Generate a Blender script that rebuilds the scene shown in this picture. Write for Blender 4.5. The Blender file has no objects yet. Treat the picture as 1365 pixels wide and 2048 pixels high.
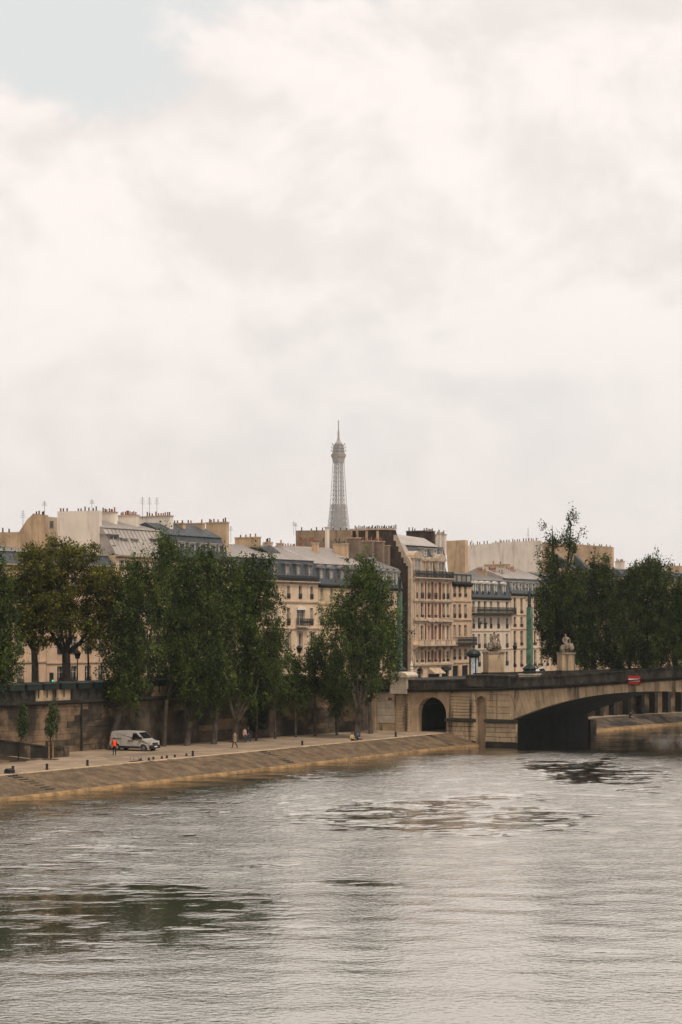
import bpy, bmesh, math, random
import numpy as np
from mathutils import Vector, Matrix, noise

random.seed(7)
RNG = np.random.default_rng(11)
SC = bpy.context.scene
COL = SC.collection

# ------------------------------------------------------------------ camera
EYE = 14.1            # metres above the river
F = 3960.0            # focal length in photo pixels (1365 wide)
HOR = 1250.0          # horizon row in the photo
cam_d = bpy.data.cameras.new('camera')
cam = bpy.data.objects.new('camera', cam_d)
COL.objects.link(cam)
cam.location = (0, 0, EYE)
cam.rotation_euler = (math.radians(90), 0, 0)
cam_d.sensor_fit = 'HORIZONTAL'
cam_d.sensor_width = 24.0
cam_d.lens = 24.0 * F / 1365.0
cam_d.shift_y = (HOR - 1024.0) / 1365.0
cam_d.clip_start = 1.0
cam_d.clip_end = 12000.0
SC.camera = cam

# ------------------------------------------------------------------ light
SUN_DIR = Vector((0.30, -0.42, 0.86)).normalized()     # towards the sun
SUN_EL = math.asin(SUN_DIR.z)
SUN_AZ = math.atan2(SUN_DIR.x, SUN_DIR.y)
sun_d = bpy.data.lights.new('sun', 'SUN')
sun_d.energy = 2.0
sun_d.angle = math.radians(12)
sun_d.color = (1.0, 0.89, 0.76)
sun = bpy.data.objects.new('sun', sun_d)
COL.objects.link(sun)
sun.rotation_euler = (-SUN_DIR).to_track_quat('-Z', 'Y').to_euler()
sun.location = (0, 0, 400)

SC.view_settings.view_transform = 'Standard'
SC.view_settings.look = 'None'
SC.view_settings.exposure = 0.15
SC.view_settings.gamma = 1.0
SC.view_settings.use_curve_mapping = False
SC.render.engine = 'CYCLES'
SC.cycles.use_denoising = True
SC.cycles.max_bounces = 8
SC.cycles.diffuse_bounces = 3
SC.cycles.glossy_bounces = 3
SC.cycles.transmission_bounces = 3
SC.cycles.volume_bounces = 1
SC.cycles.transparent_max_bounces = 6
SC.cycles.caustics_reflective = False
SC.cycles.caustics_refractive = False


# ------------------------------------------------------------------ node helpers
class NT:
    def __init__(self, tree):
        self.t = tree
        self.n = tree.nodes
        self.l = tree.links

    def node(self, typ, **kw):
        nd = self.n.new(typ)
        for k, v in kw.items():
            setattr(nd, k, v)
        return nd

    def link(self, a, b):
        self.l.new(a, b)

    def put(self, sock, v):
        if isinstance(v, (int, float)):
            sock.default_value = v
        elif isinstance(v, (tuple, list)):
            if len(v) == 3 and sock.type == 'RGBA':
                v = (*v, 1)
            sock.default_value = v
        else:
            self.l.new(v, sock)

    def math(self, op, a, b=0.0, c=None, clamp=False):
        nd = self.node('ShaderNodeMath', operation=op, use_clamp=clamp)
        self.put(nd.inputs[0], a)
        self.put(nd.inputs[1], b)
        if c is not None:
            self.put(nd.inputs[2], c)
        return nd.outputs[0]

    def vmath(self, op, a, b=(0, 0, 0)):
        nd = self.node('ShaderNodeVectorMath', operation=op)
        self.put(nd.inputs[0], a)
        self.put(nd.inputs[1], b)
        return nd.outputs['Value'] if op in ('DOT_PRODUCT', 'LENGTH', 'DISTANCE') else nd.outputs[0]

    def noise(self, vec, scale, detail=3.0, rough=0.55, dist=0.0):
        nd = self.node('ShaderNodeTexNoise')
        self.put(nd.inputs['Vector'], vec)
        nd.inputs['Scale'].default_value = scale
        nd.inputs['Detail'].default_value = detail
        nd.inputs['Roughness'].default_value = rough
        nd.inputs['Distortion'].default_value = dist
        return nd.outputs['Fac']

    def mix(self, fac, a, b, blend='MIX'):
        nd = self.node('ShaderNodeMix', data_type='RGBA', blend_type=blend)
        self.put(nd.inputs['Factor'], fac)
        self.put(nd.inputs['A'], a)
        self.put(nd.inputs['B'], b)
        return nd.outputs['Result']

    def ramp(self, fac, lo, hi):
        nd = self.node('ShaderNodeMapRange', interpolation_type='SMOOTHSTEP')
        self.put(nd.inputs['Value'], fac)
        nd.inputs['From Min'].default_value = lo
        nd.inputs['From Max'].default_value = hi
        return nd.outputs['Result']

    def scale(self, vec, s):
        return self.vmath('MULTIPLY', vec, s)


# ------------------------------------------------------------------ sky
world = bpy.data.worlds.new('World')
SC.world = world
world.use_nodes = True
wt = NT(world.node_tree)
wt.n.clear()
w_out = wt.node('ShaderNodeOutputWorld')
w_bg = wt.node('ShaderNodeBackground')
w_bg.inputs['Strength'].default_value = 0.1
sky = wt.node('ShaderNodeTexSky', sky_type='NISHITA')
sky.sun_disc = False
sky.sun_elevation = SUN_EL
sky.sun_rotation = SUN_AZ
sky.air_density = 1.0
sky.dust_density = 2.5
sky.ozone_density = 1.0
tc = wt.node('ShaderNodeTexCoord')
dirv = tc.outputs['Generated']
sep = wt.node('ShaderNodeSeparateXYZ')
wt.link(dirv, sep.inputs[0])
# cloud deck seen in perspective: the direction is projected on a plane overhead
zden = wt.math('ADD', wt.math('MAXIMUM', sep.outputs['Z'], 0.0), 0.16)
comb = wt.node('ShaderNodeCombineXYZ')
wt.link(wt.math('DIVIDE', sep.outputs['X'], zden), comb.inputs[0])
wt.link(wt.math('DIVIDE', sep.outputs['Y'], zden), comb.inputs[1])
comb.inputs[2].default_value = 3.7
cv = comb.outputs[0]
# billows, in direction space so that they keep their height near the horizon
bil = wt.noise(wt.vmath('MULTIPLY', dirv, (1.0, 1.0, 1.25)), 9.0, 8.0, 0.56, 0.35)
bil2 = wt.noise(wt.vmath('ADD', wt.vmath('MULTIPLY', dirv, (1.0, 1.0, 1.8)), (3.1, 0.2, 1.7)), 4.2, 6.0, 0.5, 0.2)
fine = wt.noise(wt.vmath('MULTIPLY', dirv, (1.0, 1.0, 1.3)), 30.0, 8.0, 0.6, 0.3)


def gauss(px, py, w, h):
    """a soft opening in the clouds around one compass direction"""
    az = math.atan((px - 682.5) / F)
    el = math.atan((HOR - py) / F)
    a = wt.math('ARCTAN2', sep.outputs['X'], sep.outputs['Y'])
    e = wt.math('ARCSINE', sep.outputs['Z'])
    da = wt.math('MULTIPLY', wt.math('SUBTRACT', a, az), F / w)
    de = wt.math('MULTIPLY', wt.math('SUBTRACT', e, el), F / h)
    r2 = wt.math('ADD', wt.math('MULTIPLY', da, da), wt.math('MULTIPLY', de, de))
    return wt.math('POWER', 2.718, wt.math('MULTIPLY', r2, -1.0))


open1 = gauss(110, 50, 390, 230)
open2 = gauss(1250, 810, 800, 190)
open3 = gauss(760, -70, 330, 110)
holes = wt.math('ADD', wt.math('ADD', wt.math('MULTIPLY', open1, 0.62), wt.math('MULTIPLY', open2, 0.12)), wt.math('MULTIPLY', open3, 0.5))
cover = wt.math('SUBTRACT', wt.math('ADD', wt.math('MULTIPLY', bil, 0.85), wt.math('ADD', wt.math('MULTIPLY', bil2, 0.45), wt.math('MULTIPLY', fine, 0.22))), wt.math('ADD', holes, 0.11))
cmask = wt.ramp(cover, 0.13, 0.33)
bil_up = wt.noise(wt.vmath('ADD', wt.vmath('MULTIPLY', dirv, (1.0, 1.0, 1.25)), (0.006, 0.0, 0.016)), 9.0, 8.0, 0.56, 0.35)
relief = wt.math('SUBTRACT', bil, bil_up)
shade = wt.ramp(wt.math('ADD', wt.math('MULTIPLY', relief, 0.55), wt.math('ADD', wt.math('MULTIPLY', bil, 0.6), wt.math('MULTIPLY', wt.math('ADD', fine, bil2), 0.2))), 0.36, 0.62)
cloud = wt.mix(shade, (7.95, 7.3, 6.98), (9.4, 8.6, 8.2))
low = wt.ramp(sep.outputs['Z'], 0.0, 0.20)
cloud = wt.mix(low, wt.mix(0.7, cloud, (7.75, 7.0, 6.68)), cloud)
# thin veil over the clear sky
blue = wt.mix(0.80, sky.outputs[0], (7.0, 7.35, 7.2))
blue = wt.mix(0.62, blue, (7.55, 7.55, 7.4))
skycol = wt.mix(cmask, blue, cloud)
band_n = wt.ramp(wt.math('ADD', bil2, wt.math('MULTIPLY', bil, 0.5)), 0.95, 0.55)
skycol = wt.mix(wt.math('MULTIPLY', wt.math('MULTIPLY', open2, band_n), 0.75), skycol, (7.15, 7.2, 7.1))
wt.link(skycol, w_bg.inputs['Color'])
wt.link(w_bg.outputs[0], w_out.inputs['Surface'])

# ------------------------------------------------------------------ places: the quay frame
# s runs along the quay away from the camera, n runs inland, z is height above the water
OX, OY = -28.7, 166.5
UX, UY = 0.530, 0.848
ANG = math.atan2(UY, UX)
QZ = 1.4              # lower quay
ST = 6.1              # street on the upper quay
NW = 12.0             # quay wall
NF = 36.5             # house fronts
SB = 78.2             # near face of the bridge
BW = 20.7             # bridge width
PT = 7.65             # top of the quay parapet


def Q(s, n, z=0.0):
    return Vector((OX + UX * s - UY * n, OY + UY * s + UX * n, z))


WSL = -0.088          # the quay wall runs slightly askew: it leaves more room at the left
ANGW = ANG + math.atan(WSL)


def nw(s):
    return 11.2 + (s - SB) * WSL


def QW(x, y=0.0, z=0.0):
    """point x metres along the quay wall from the bridge end (negative: towards the camera), y inland of it"""
    p = Q(SB, nw(SB), z)
    return p + Vector((math.cos(ANGW) * x - math.sin(ANGW) * y, math.sin(ANGW) * x + math.cos(ANGW) * y, 0))


def xw_px(px):
    """distance along the quay wall at a picture column"""
    p0, dx, dy = Q(SB, nw(SB)), math.cos(ANGW), math.sin(ANGW)
    k = (px - 682.5) / F
    return (k * p0.y - p0.x) / (dx - k * dy)


def dist(s, n):
    return OY + UY * s + UX * n


def s_px(px, n):
    k = (px - 682.5) / F
    return (k * (OY + UX * n) - (OX - UY * n)) / (UX - UY * k)


def n_px(px, s):
    k = (px - 682.5) / F
    return (OX + UX * s - k * (OY + UY * s)) / (UY + UX * k)


def z_py(py, s, n):
    return EYE - (py - HOR) * dist(s, n) / F


def W(px, py, d):
    return Vector(((px - 682.5) / F * d, d, EYE - (py - HOR) * d / F))


def sn_of(p):
    dx, dy = p[0] - OX, p[1] - OY
    return dx * UX + dy * UY, -dx * UY + dy * UX


def ground_pt(px, py, z):
    d = (EYE - z) * F / (py - HOR)
    return W(px, py, d)


# ------------------------------------------------------------------ materials
MATS = {}


def M(name, col, rough=0.8, var=0.12, scale=1.2, bump=0.15, bscale=8.0, stain=None, stain_amt=0.0,
      stain_scale=(0.5, 0.5, 0.12), metal=0.0, spec=0.3, extra=None, edges=(0.45, 0.72), warp=None):
    if name in MATS:
        return MATS[name]
    m = bpy.data.materials.new(name)
    m.use_nodes = True
    t = NT(m.node_tree)
    b = t.n['Principled BSDF']
    geo = t.node('ShaderNodeNewGeometry')
    pos = geo.outputs['Position']
    rnd = t.node('ShaderNodeObjectInfo').outputs['Random']
    f1 = t.noise(pos, scale, 5.0, 0.6)
    dark = tuple(c * (1 - var * 1.6) for c in col)
    light = tuple(min(1, c * (1 + var * 1.3)) for c in col)
    c = t.mix(t.ramp(f1, 0.3, 0.7), dark, light)
    c = t.mix(t.math('MULTIPLY', rnd, var * 0.9), c, tuple(k * 0.62 for k in col))
    if stain:
        sv = t.vmath('MULTIPLY', pos, stain_scale)
        f2 = t.noise(sv, 1.0, 6.0, 0.65, 0.4)
        c = t.mix(t.math('MULTIPLY', t.ramp(f2, *edges), stain_amt), c, stain)
    t.put(b.inputs['Base Color'], c)
    b.inputs['Roughness'].default_value = rough
    b.inputs['Metallic'].default_value = metal
    b.inputs['Specular IOR Level'].default_value = spec
    if bump:
        f3 = t.noise(pos, bscale, 4.0, 0.6)
        bp = t.node('ShaderNodeBump')
        bp.inputs['Strength'].default_value = bump
        bp.inputs['Distance'].default_value = 0.05
        t.link(f3, bp.inputs['Height'])
        t.link(bp.outputs[0], b.inputs['Normal'])
    MATS[name] = m
    return m


def leaf_mat(name, dark, light, trans=0.25):
    m = bpy.data.materials.new(name)
    m.use_nodes = True
    t = NT(m.node_tree)
    b = t.n['Principled BSDF']
    out = t.n['Material Output']
    at = t.node('ShaderNodeAttribute', attribute_name='tint')
    c = t.mix(at.outputs['Fac'], dark, light)
    t.put(b.inputs['Base Color'], c)
    b.inputs['Roughness'].default_value = 0.6
    b.inputs['Specular IOR Level'].default_value = 0.15
    tr = t.node('ShaderNodeBsdfTranslucent')
    t.put(tr.inputs['Color'], t.mix(0.35, c, tuple(k * 1.2 for k in light)))
    mx = t.node('ShaderNodeMixShader')
    mx.inputs[0].default_value = trans
    t.link(b.outputs[0], mx.inputs[1])
    t.link(tr.outputs[0], mx.inputs[2])
    t.link(mx.outputs[0], out.inputs['Surface'])
    MATS[name] = m
    return m


def glass_mat(name, col, rough=0.12):
    m = bpy.data.materials.new(name)
    m.use_nodes = True
    t = NT(m.node_tree)
    b = t.n['Principled BSDF']
    rnd = t.node('ShaderNodeObjectInfo').outputs['Random']
    c = t.mix(rnd, tuple(k * 0.5 for k in col), tuple(min(1, k * 1.4) for k in col))
    t.put(b.inputs['Base Color'], c)
    b.inputs['Roughness'].default_value = rough
    b.inputs['Specular IOR Level'].default_value = 0.45
    MATS[name] = m
    return m


SOOT = (0.018, 0.017, 0.014)
cream = M('facade_cream', (0.69, 0.51, 0.35), 0.9, 0.07, 0.7, 0.1, 6, (0.30, 0.21, 0.14), 0.5, (0.6, 0.6, 0.12))
ochre = M('facade_ochre', (0.62, 0.45, 0.27), 0.9, 0.07, 0.7, 0.1, 6, (0.28, 0.19, 0.11), 0.5, (0.6, 0.6, 0.12))
pale = M('facade_pale', (0.65, 0.53, 0.40), 0.9, 0.06, 0.7, 0.1, 6, (0.32, 0.25, 0.18), 0.5, (0.6, 0.6, 0.12))
peach = M('facade_peach', (0.62, 0.43, 0.28), 0.9, 0.08, 0.7, 0.1, 6, (0.28, 0.18, 0.12), 0.5, (0.6, 0.6, 0.12))
trim = M('stone_trim', (0.52, 0.40, 0.29), 0.9, 0.12, 1.5, 0.15, 8, (0.20, 0.15, 0.10), 0.6, (0.8, 0.8, 0.3))
plaster = M('white_plaster', (0.76, 0.665, 0.555), 0.95, 0.05, 0.4, 0.08, 4, (0.36, 0.29, 0.22), 0.55, (0.8, 0.8, 0.10))
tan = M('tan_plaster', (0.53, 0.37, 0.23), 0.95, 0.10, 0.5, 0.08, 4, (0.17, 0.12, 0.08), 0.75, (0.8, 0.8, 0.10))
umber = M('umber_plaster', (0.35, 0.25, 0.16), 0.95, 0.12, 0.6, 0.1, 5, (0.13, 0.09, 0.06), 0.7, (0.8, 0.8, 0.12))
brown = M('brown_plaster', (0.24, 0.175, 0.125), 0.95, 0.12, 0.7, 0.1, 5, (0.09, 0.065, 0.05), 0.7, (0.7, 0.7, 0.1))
dkbrick = M('sooty_brick', (0.055, 0.036, 0.028), 0.95, 0.2, 1.4, 0.3, 10, (0.14, 0.085, 0.06), 0.6, (0.9, 0.9, 0.5))
redbrick = M('red_brick', (0.17, 0.054, 0.036), 0.9, 0.15, 2.0, 0.2, 14, (0.2, 0.06, 0.04), 0.5, (1, 1, 1))
slate = M('slate', (0.052, 0.060, 0.066), 0.55, 0.2, 2.0, 0.3, 9, (0.1, 0.1, 0.1), 0.4, (1.2, 1.2, 0.6))
zinc = M('zinc', (0.37, 0.325, 0.285), 0.5, 0.10, 0.6, 0.1, 3, (0.22, 0.20, 0.185), 0.55, (0.5, 0.5, 0.5), spec=0.4)
zincseam = M('zinc_seam', (0.27, 0.25, 0.235), 0.5, 0.1, 0.8, 0.0)
zincdk = M('zinc_dark', (0.18, 0.17, 0.165), 0.5, 0.15, 0.8, 0.1, 3, (0.09, 0.085, 0.08), 0.5, (0.5, 0.5, 0.5))
potmat = M('terracotta', (0.27, 0.095, 0.05), 0.9, 0.3, 3.0, 0.0)
potdark = M('sooty_pot', (0.09, 0.058, 0.042), 0.9, 0.3, 3.0, 0.0)
iron = M('black_iron', (0.014, 0.017, 0.018), 0.5, 0.2, 4.0, 0.0)
frame = M('window_paint', (0.56, 0.52, 0.45), 0.6, 0.15, 3.0, 0.0)
framedk = M('window_grey', (0.16, 0.15, 0.14), 0.6, 0.2, 3.0, 0.0)
shutter = M('shutter_paint', (0.42, 0.37, 0.31), 0.7, 0.15, 3.0, 0.1)
glass = glass_mat('window_glass', (0.014, 0.015, 0.016))
curtain = glass_mat('curtained_glass', (0.22, 0.19, 0.15))
lead = M('lead_flashing', (0.12, 0.12, 0.12), 0.6, 0.2, 2, 0.1)
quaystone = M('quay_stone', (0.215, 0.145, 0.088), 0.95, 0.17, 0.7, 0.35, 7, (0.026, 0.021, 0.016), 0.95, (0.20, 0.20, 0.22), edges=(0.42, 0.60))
quaydark = M('quay_stone_soot_shade', (0.10, 0.075, 0.052), 0.95, 0.25, 0.7, 0.35, 7, (0.020, 0.017, 0.014), 0.9, (0.4, 0.4, 0.3), edges=(0.42, 0.62))  # sooty stone; also carries painted shade on the wall band and far bank
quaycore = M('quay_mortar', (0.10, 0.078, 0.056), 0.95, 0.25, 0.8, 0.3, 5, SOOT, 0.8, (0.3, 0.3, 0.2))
sootstone = M('soot_stained_stone', (0.032, 0.028, 0.023), 0.95, 0.35, 0.8, 0.3, 6, (0.10, 0.08, 0.056), 0.5, (0.7, 0.7, 0.25), edges=(0.52, 0.75))
bridgestone = M('bridge_stone', (0.45, 0.325, 0.205), 0.95, 0.12, 0.8, 0.25, 7, (0.06, 0.045, 0.032), 0.9, (1.1, 1.1, 0.13), edges=(0.48, 0.68))
lightstone = M('clean_stone', (0.54, 0.45, 0.34), 0.9, 0.1, 1.2, 0.2, 8, (0.2, 0.16, 0.11), 0.6, (0.8, 0.8, 0.25))
statuestone = M('weathered_statue_stone', (0.26, 0.20, 0.145), 0.9, 0.25, 1.8, 0.3, 9, (0.07, 0.06, 0.05), 0.8, (1.5, 1.5, 0.7))
paving = M('quay_paving', (0.30, 0.222, 0.15), 0.95, 0.14, 0.5, 0.3, 5, (0.17, 0.125, 0.085), 0.8, (0.22, 0.22, 0.22), edges=(0.46, 0.64))
asphalt = M('asphalt', (0.055, 0.053, 0.05), 0.9, 0.15, 0.6, 0.2, 9)
earth = M('earth', (0.07, 0.05, 0.035), 1.0, 0.3, 2.0, 0.4, 9)
algae = M('algae_stone', (0.27, 0.165, 0.072), 0.9, 0.25, 1.3, 0.3, 6, (0.12, 0.09, 0.045), 0.8, (0.9, 0.9, 0.9))
verdigris = M('verdigris_bronze', (0.11, 0.20, 0.135), 0.6, 0.3, 1.4, 0.1, 6, (0.012, 0.04, 0.034), 0.8, (1.2, 1.2, 0.3))
greenpaint = M('dark_green_paint', (0.009, 0.018, 0.015), 0.45, 0.2, 2.0, 0.0)
barkdk = M('dark_bark', (0.026, 0.020, 0.015), 0.95, 0.3, 2.5, 0.5, 12)
barkmid = M('mottled_bark', (0.075, 0.060, 0.045), 0.95, 0.25, 1.8, 0.4, 12, (0.02, 0.017, 0.013), 0.9, (1.5, 1.5, 1.0))
barklt = M('pale_bark', (0.20, 0.17, 0.13), 0.95, 0.2, 1.8, 0.4, 12, (0.035, 0.03, 0.024), 0.9, (1.3, 1.3, 0.8))
redpaint = M('red_paint', (0.42, 0.022, 0.018), 0.5, 0.08, 2, 0.0)
whitepaint = M('white_paint', (0.74, 0.70, 0.65), 0.45, 0.05, 2, 0.0)
orangecloth = M('orange_cloth', (0.95, 0.075, 0.012), 0.8, 0.08, 4, 0.0)
stake = M('pine_stake', (0.52, 0.27, 0.10), 0.8, 0.15, 3, 0.1)
rubber = M('rubber', (0.012, 0.012, 0.013), 0.8, 0.1, 3, 0.0)
blackplastic = M('black_plastic', (0.017, 0.019, 0.02), 0.5, 0.1, 3, 0.0)
darkglass = glass_mat('dark_glass', (0.008, 0.009, 0.01), 0.08)
beigecloth = M('beige_canvas', (0.50, 0.37, 0.25), 0.9, 0.1, 2, 0.0)
lamp_white = M('white_enamel', (0.72, 0.66, 0.58), 0.4, 0.08, 3, 0.0)
parapetstone = M('parapet_stone', (0.075, 0.063, 0.049), 0.95, 0.3, 0.8, 0.3, 6, (0.018, 0.017, 0.015), 0.9, (0.9, 0.9, 0.3), edges=(0.42, 0.62))
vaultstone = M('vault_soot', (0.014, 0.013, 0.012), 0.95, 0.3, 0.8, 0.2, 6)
towerpaint = M('tower_brown_paint', (0.34, 0.285, 0.255), 0.8, 0.08, 0.05, 0.0)
poplar = leaf_mat('poplar_leaf', (0.008, 0.018, 0.006), (0.105, 0.140, 0.025), 0.16)
plane = leaf_mat('plane_leaf', (0.014, 0.020, 0.005), (0.150, 0.142, 0.022), 0.16)
sapleaf = leaf_mat('sapling_leaf', (0.024, 0.040, 0.014), (0.09, 0.125, 0.042))
olive = leaf_mat('far_poplar_leaf', (0.006, 0.014, 0.005), (0.085, 0.105, 0.020), 0.13)
ivyleaf = leaf_mat('ivy_leaf', (0.006, 0.012, 0.007), (0.022, 0.034, 0.016), 0.1)


# ------------------------------------------------------------------ mesh helpers
class MB:
    def __init__(self):
        self.v = []
        self.f = []

    def add(self, vs, fs):
        o = len(self.v)
        self.v.extend([tuple(p) for p in vs])
        self.f.extend([tuple(i + o for i in q) for q in fs])
        return self

    def quad(self, a, b, c, d):
        return self.add([a, b, c, d], [(0, 1, 2, 3)])

    def box(self, x0, x1, y0, y1, z0, z1):
        return self.add([(x0, y0, z0), (x1, y0, z0), (x1, y1, z0), (x0, y1, z0),
                         (x0, y0, z1), (x1, y0, z1), (x1, y1, z1), (x0, y1, z1)],
                        [(0, 3, 2, 1), (4, 5, 6, 7), (0, 1, 5, 4), (1, 2, 6, 5), (2, 3, 7, 6), (3, 0, 4, 7)])

    def cbox(self, x0, x1, y0, y1, z0, z1, c=0.03):
        """box with a chamfered front (-y) face"""
        vs = [(x0, y0 + c, z0), (x1, y0 + c, z0), (x1, y0 + c, z1), (x0, y0 + c, z1),
              (x0, y1, z0), (x1, y1, z0), (x1, y1, z1), (x0, y1, z1),
              (x0 + c, y0, z0 + c), (x1 - c, y0, z0 + c), (x1 - c, y0, z1 - c), (x0 + c, y0, z1 - c)]
        fs = [(8, 9, 10, 11), (0, 1, 9, 8), (1, 2, 10, 9), (2, 3, 11, 10), (3, 0, 8, 11),
              (0, 4, 5, 1), (1, 5, 6, 2), (2, 6, 7, 3), (3, 7, 4, 0), (4, 7, 6, 5)]
        return self.add(vs, fs)

    def prism_x(self, poly, x0, x1):
        """polygon given in (y, z), run along x"""
        k = len(poly)
        vs = [(x0, y, z) for y, z in poly] + [(x1, y, z) for y, z in poly]
        fs = [tuple(range(k)), tuple(range(2 * k - 1, k - 1, -1))]
        fs += [(i, i + k, (i + 1) % k + k, (i + 1) % k) for i in range(k)]
        return self.add(vs, fs)

    def prism_y(self, poly, y0, y1):
        """polygon given in (x, z), run along y"""
        k = len(poly)
        vs = [(x, y0, z) for x, z in poly] + [(x, y1, z) for x, z in poly]
        fs = [tuple(range(k)), tuple(range(2 * k - 1, k - 1, -1))]
        fs += [(i, i + k, (i + 1) % k + k, (i + 1) % k) for i in range(k)]
        return self.add(vs, fs)

    def prism_z(self, poly, z0, z1):
        k = len(poly)
        vs = [(x, y, z0) for x, y in poly] + [(x, y, z1) for x, y in poly]
        fs = [tuple(range(k - 1, -1, -1)), tuple(range(k, 2 * k))]
        fs += [(i, (i + 1) % k, (i + 1) % k + k, i + k) for i in range(k)]
        return self.add(vs, fs)

    def frustum(self, cx, cy, z0, z1, hx0, hy0, hx1, hy1):
        vs = [(cx - hx0, cy - hy0, z0), (cx + hx0, cy - hy0, z0), (cx + hx0, cy + hy0, z0), (cx - hx0, cy + hy0, z0),
              (cx - hx1, cy - hy1, z1), (cx + hx1, cy - hy1, z1), (cx + hx1, cy + hy1, z1), (cx - hx1, cy + hy1, z1)]
        return self.add(vs, [(0, 3, 2, 1), (4, 5, 6, 7), (0, 1, 5, 4), (1, 2, 6, 5), (2, 3, 7, 6), (3, 0, 4, 7)])

    def lathe(self, prof, seg=12, cx=0, cy=0):
        vs, fs = [], []
        for r, z in prof:
            for i in range(seg):
                a = 2 * math.pi * i / seg
                vs.append((cx + r * math.cos(a), cy + r * math.sin(a), z))
        for j in range(len(prof) - 1):
            for i in range(seg):
                i2 = (i + 1) % seg
                fs.append((j * seg + i, j * seg + i2, (j + 1) * seg + i2, (j + 1) * seg + i))
        fs.append(tuple(range(seg - 1, -1, -1)))
        fs.append(tuple(range((len(prof) - 1) * seg, len(prof) * seg)))
        return self.add(vs, fs)

    def tube(self, pts, rad, seg=6):
        pts = [Vector(p) for p in pts]
        vs, fs = [], []
        ref = Vector((0.31, 0.87, 0.21)).normalized()
        for i, p in enumerate(pts):
            t = (pts[min(i + 1, len(pts) - 1)] - pts[max(i - 1, 0)]).normalized()
            a = t.cross(ref)
            if a.length < 1e-4:
                a = t.cross(Vector((1, 0, 0)))
            a.normalize()
            b = t.cross(a)
            r = rad[i] if isinstance(rad, (list, tuple)) else rad
            for k in range(seg):
                an = 2 * math.pi * k / seg
                vs.append(p + a * (r * math.cos(an)) + b * (r * math.sin(an)))
        for j in range(len(pts) - 1):
            for k in range(seg):
                k2 = (k + 1) % seg
                fs.append((j * seg + k, j * seg + k2, (j + 1) * seg + k2, (j + 1) * seg + k))
        fs.append(tuple(range(seg - 1, -1, -1)))
        fs.append(tuple(range((len(pts) - 1) * seg, len(pts) * seg)))
        return self.add(vs, fs)

    def bar(self, a, b, w):
        return self.tube([a, b], w * 0.7071, 4)

    def mesh(self, name, mat, smooth=False):
        me = bpy.data.meshes.new(name)
        me.from_pydata(self.v, [], self.f)
        bm = bmesh.new()
        bm.from_mesh(me)
        bmesh.ops.recalc_face_normals(bm, faces=bm.faces)
        bm.to_mesh(me)
        bm.free()
        if mat:
            me.materials.append(mat)
        if smooth:
            me.polygons.foreach_set('use_smooth', [True] * len(me.polygons))
        return me

    def build(self, name, mat, parent=None, loc=None, smooth=False):
        return put(name, self.mesh(name, mat, smooth), parent, loc)


def put(name, me, parent=None, loc=None, rz=None):
    o = bpy.data.objects.new(name, me)
    COL.objects.link(o)
    if parent is not None:
        o.parent = parent
    if loc is not None:
        o.location = loc
    if rz is not None:
        o.rotation_euler = (0, 0, rz)
    return o


def tag(o, label=None, cat=None, group=None, kind=None):
    if label:
        o['label'] = label
    if cat:
        o['category'] = cat
    if group:
        o['group'] = group
    if kind:
        o['kind'] = kind
    return o


def thing(name, label, cat, loc, rz=ANG, group=None):
    o = bpy.data.objects.new(name, None)
    o.empty_display_size = 0.3
    COL.objects.link(o)
    o.location = loc
    o.rotation_euler = (0, 0, rz)
    return tag(o, label, cat, group)


def facade(mb, x0, x1, z0, z1, openings, depth=0.28, y=0.0):
    """front wall in the plane y with rectangular openings (x0, x1, z0, z1) and their reveals"""
    xs = sorted(set([x0, x1] + [v for o in openings for v in (o[0], o[1])]))
    zs = sorted(set([z0, z1] + [v for o in openings for v in (o[2], o[3])]))
    for i in range(len(xs) - 1):
        for j in range(len(zs) - 1):
            cx, cz = (xs[i] + xs[i + 1]) / 2, (zs[j] + zs[j + 1]) / 2
            if any(o[0] < cx < o[1] and o[2] < cz < o[3] for o in openings):
                continue
            mb.quad((xs[i], y, zs[j]), (xs[i + 1], y, zs[j]), (xs[i + 1], y, zs[j + 1]), (xs[i], y, zs[j + 1]))
    for a, b, c, d in openings:
        e = y + depth
        mb.quad((a, y, c), (a, e, c), (a, e, d), (a, y, d))
        mb.quad((b, y, c), (b, y, d), (b, e, d), (b, e, c))
        mb.quad((a, y, c), (b, y, c), (b, e, c), (a, e, c))
        mb.quad((a, y, d), (a, e, d), (b, e, d), (b, y, d))


CACHE = {}


def cached(key, fn):
    if key not in CACHE:
        CACHE[key] = fn()
    return CACHE[key]


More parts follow.
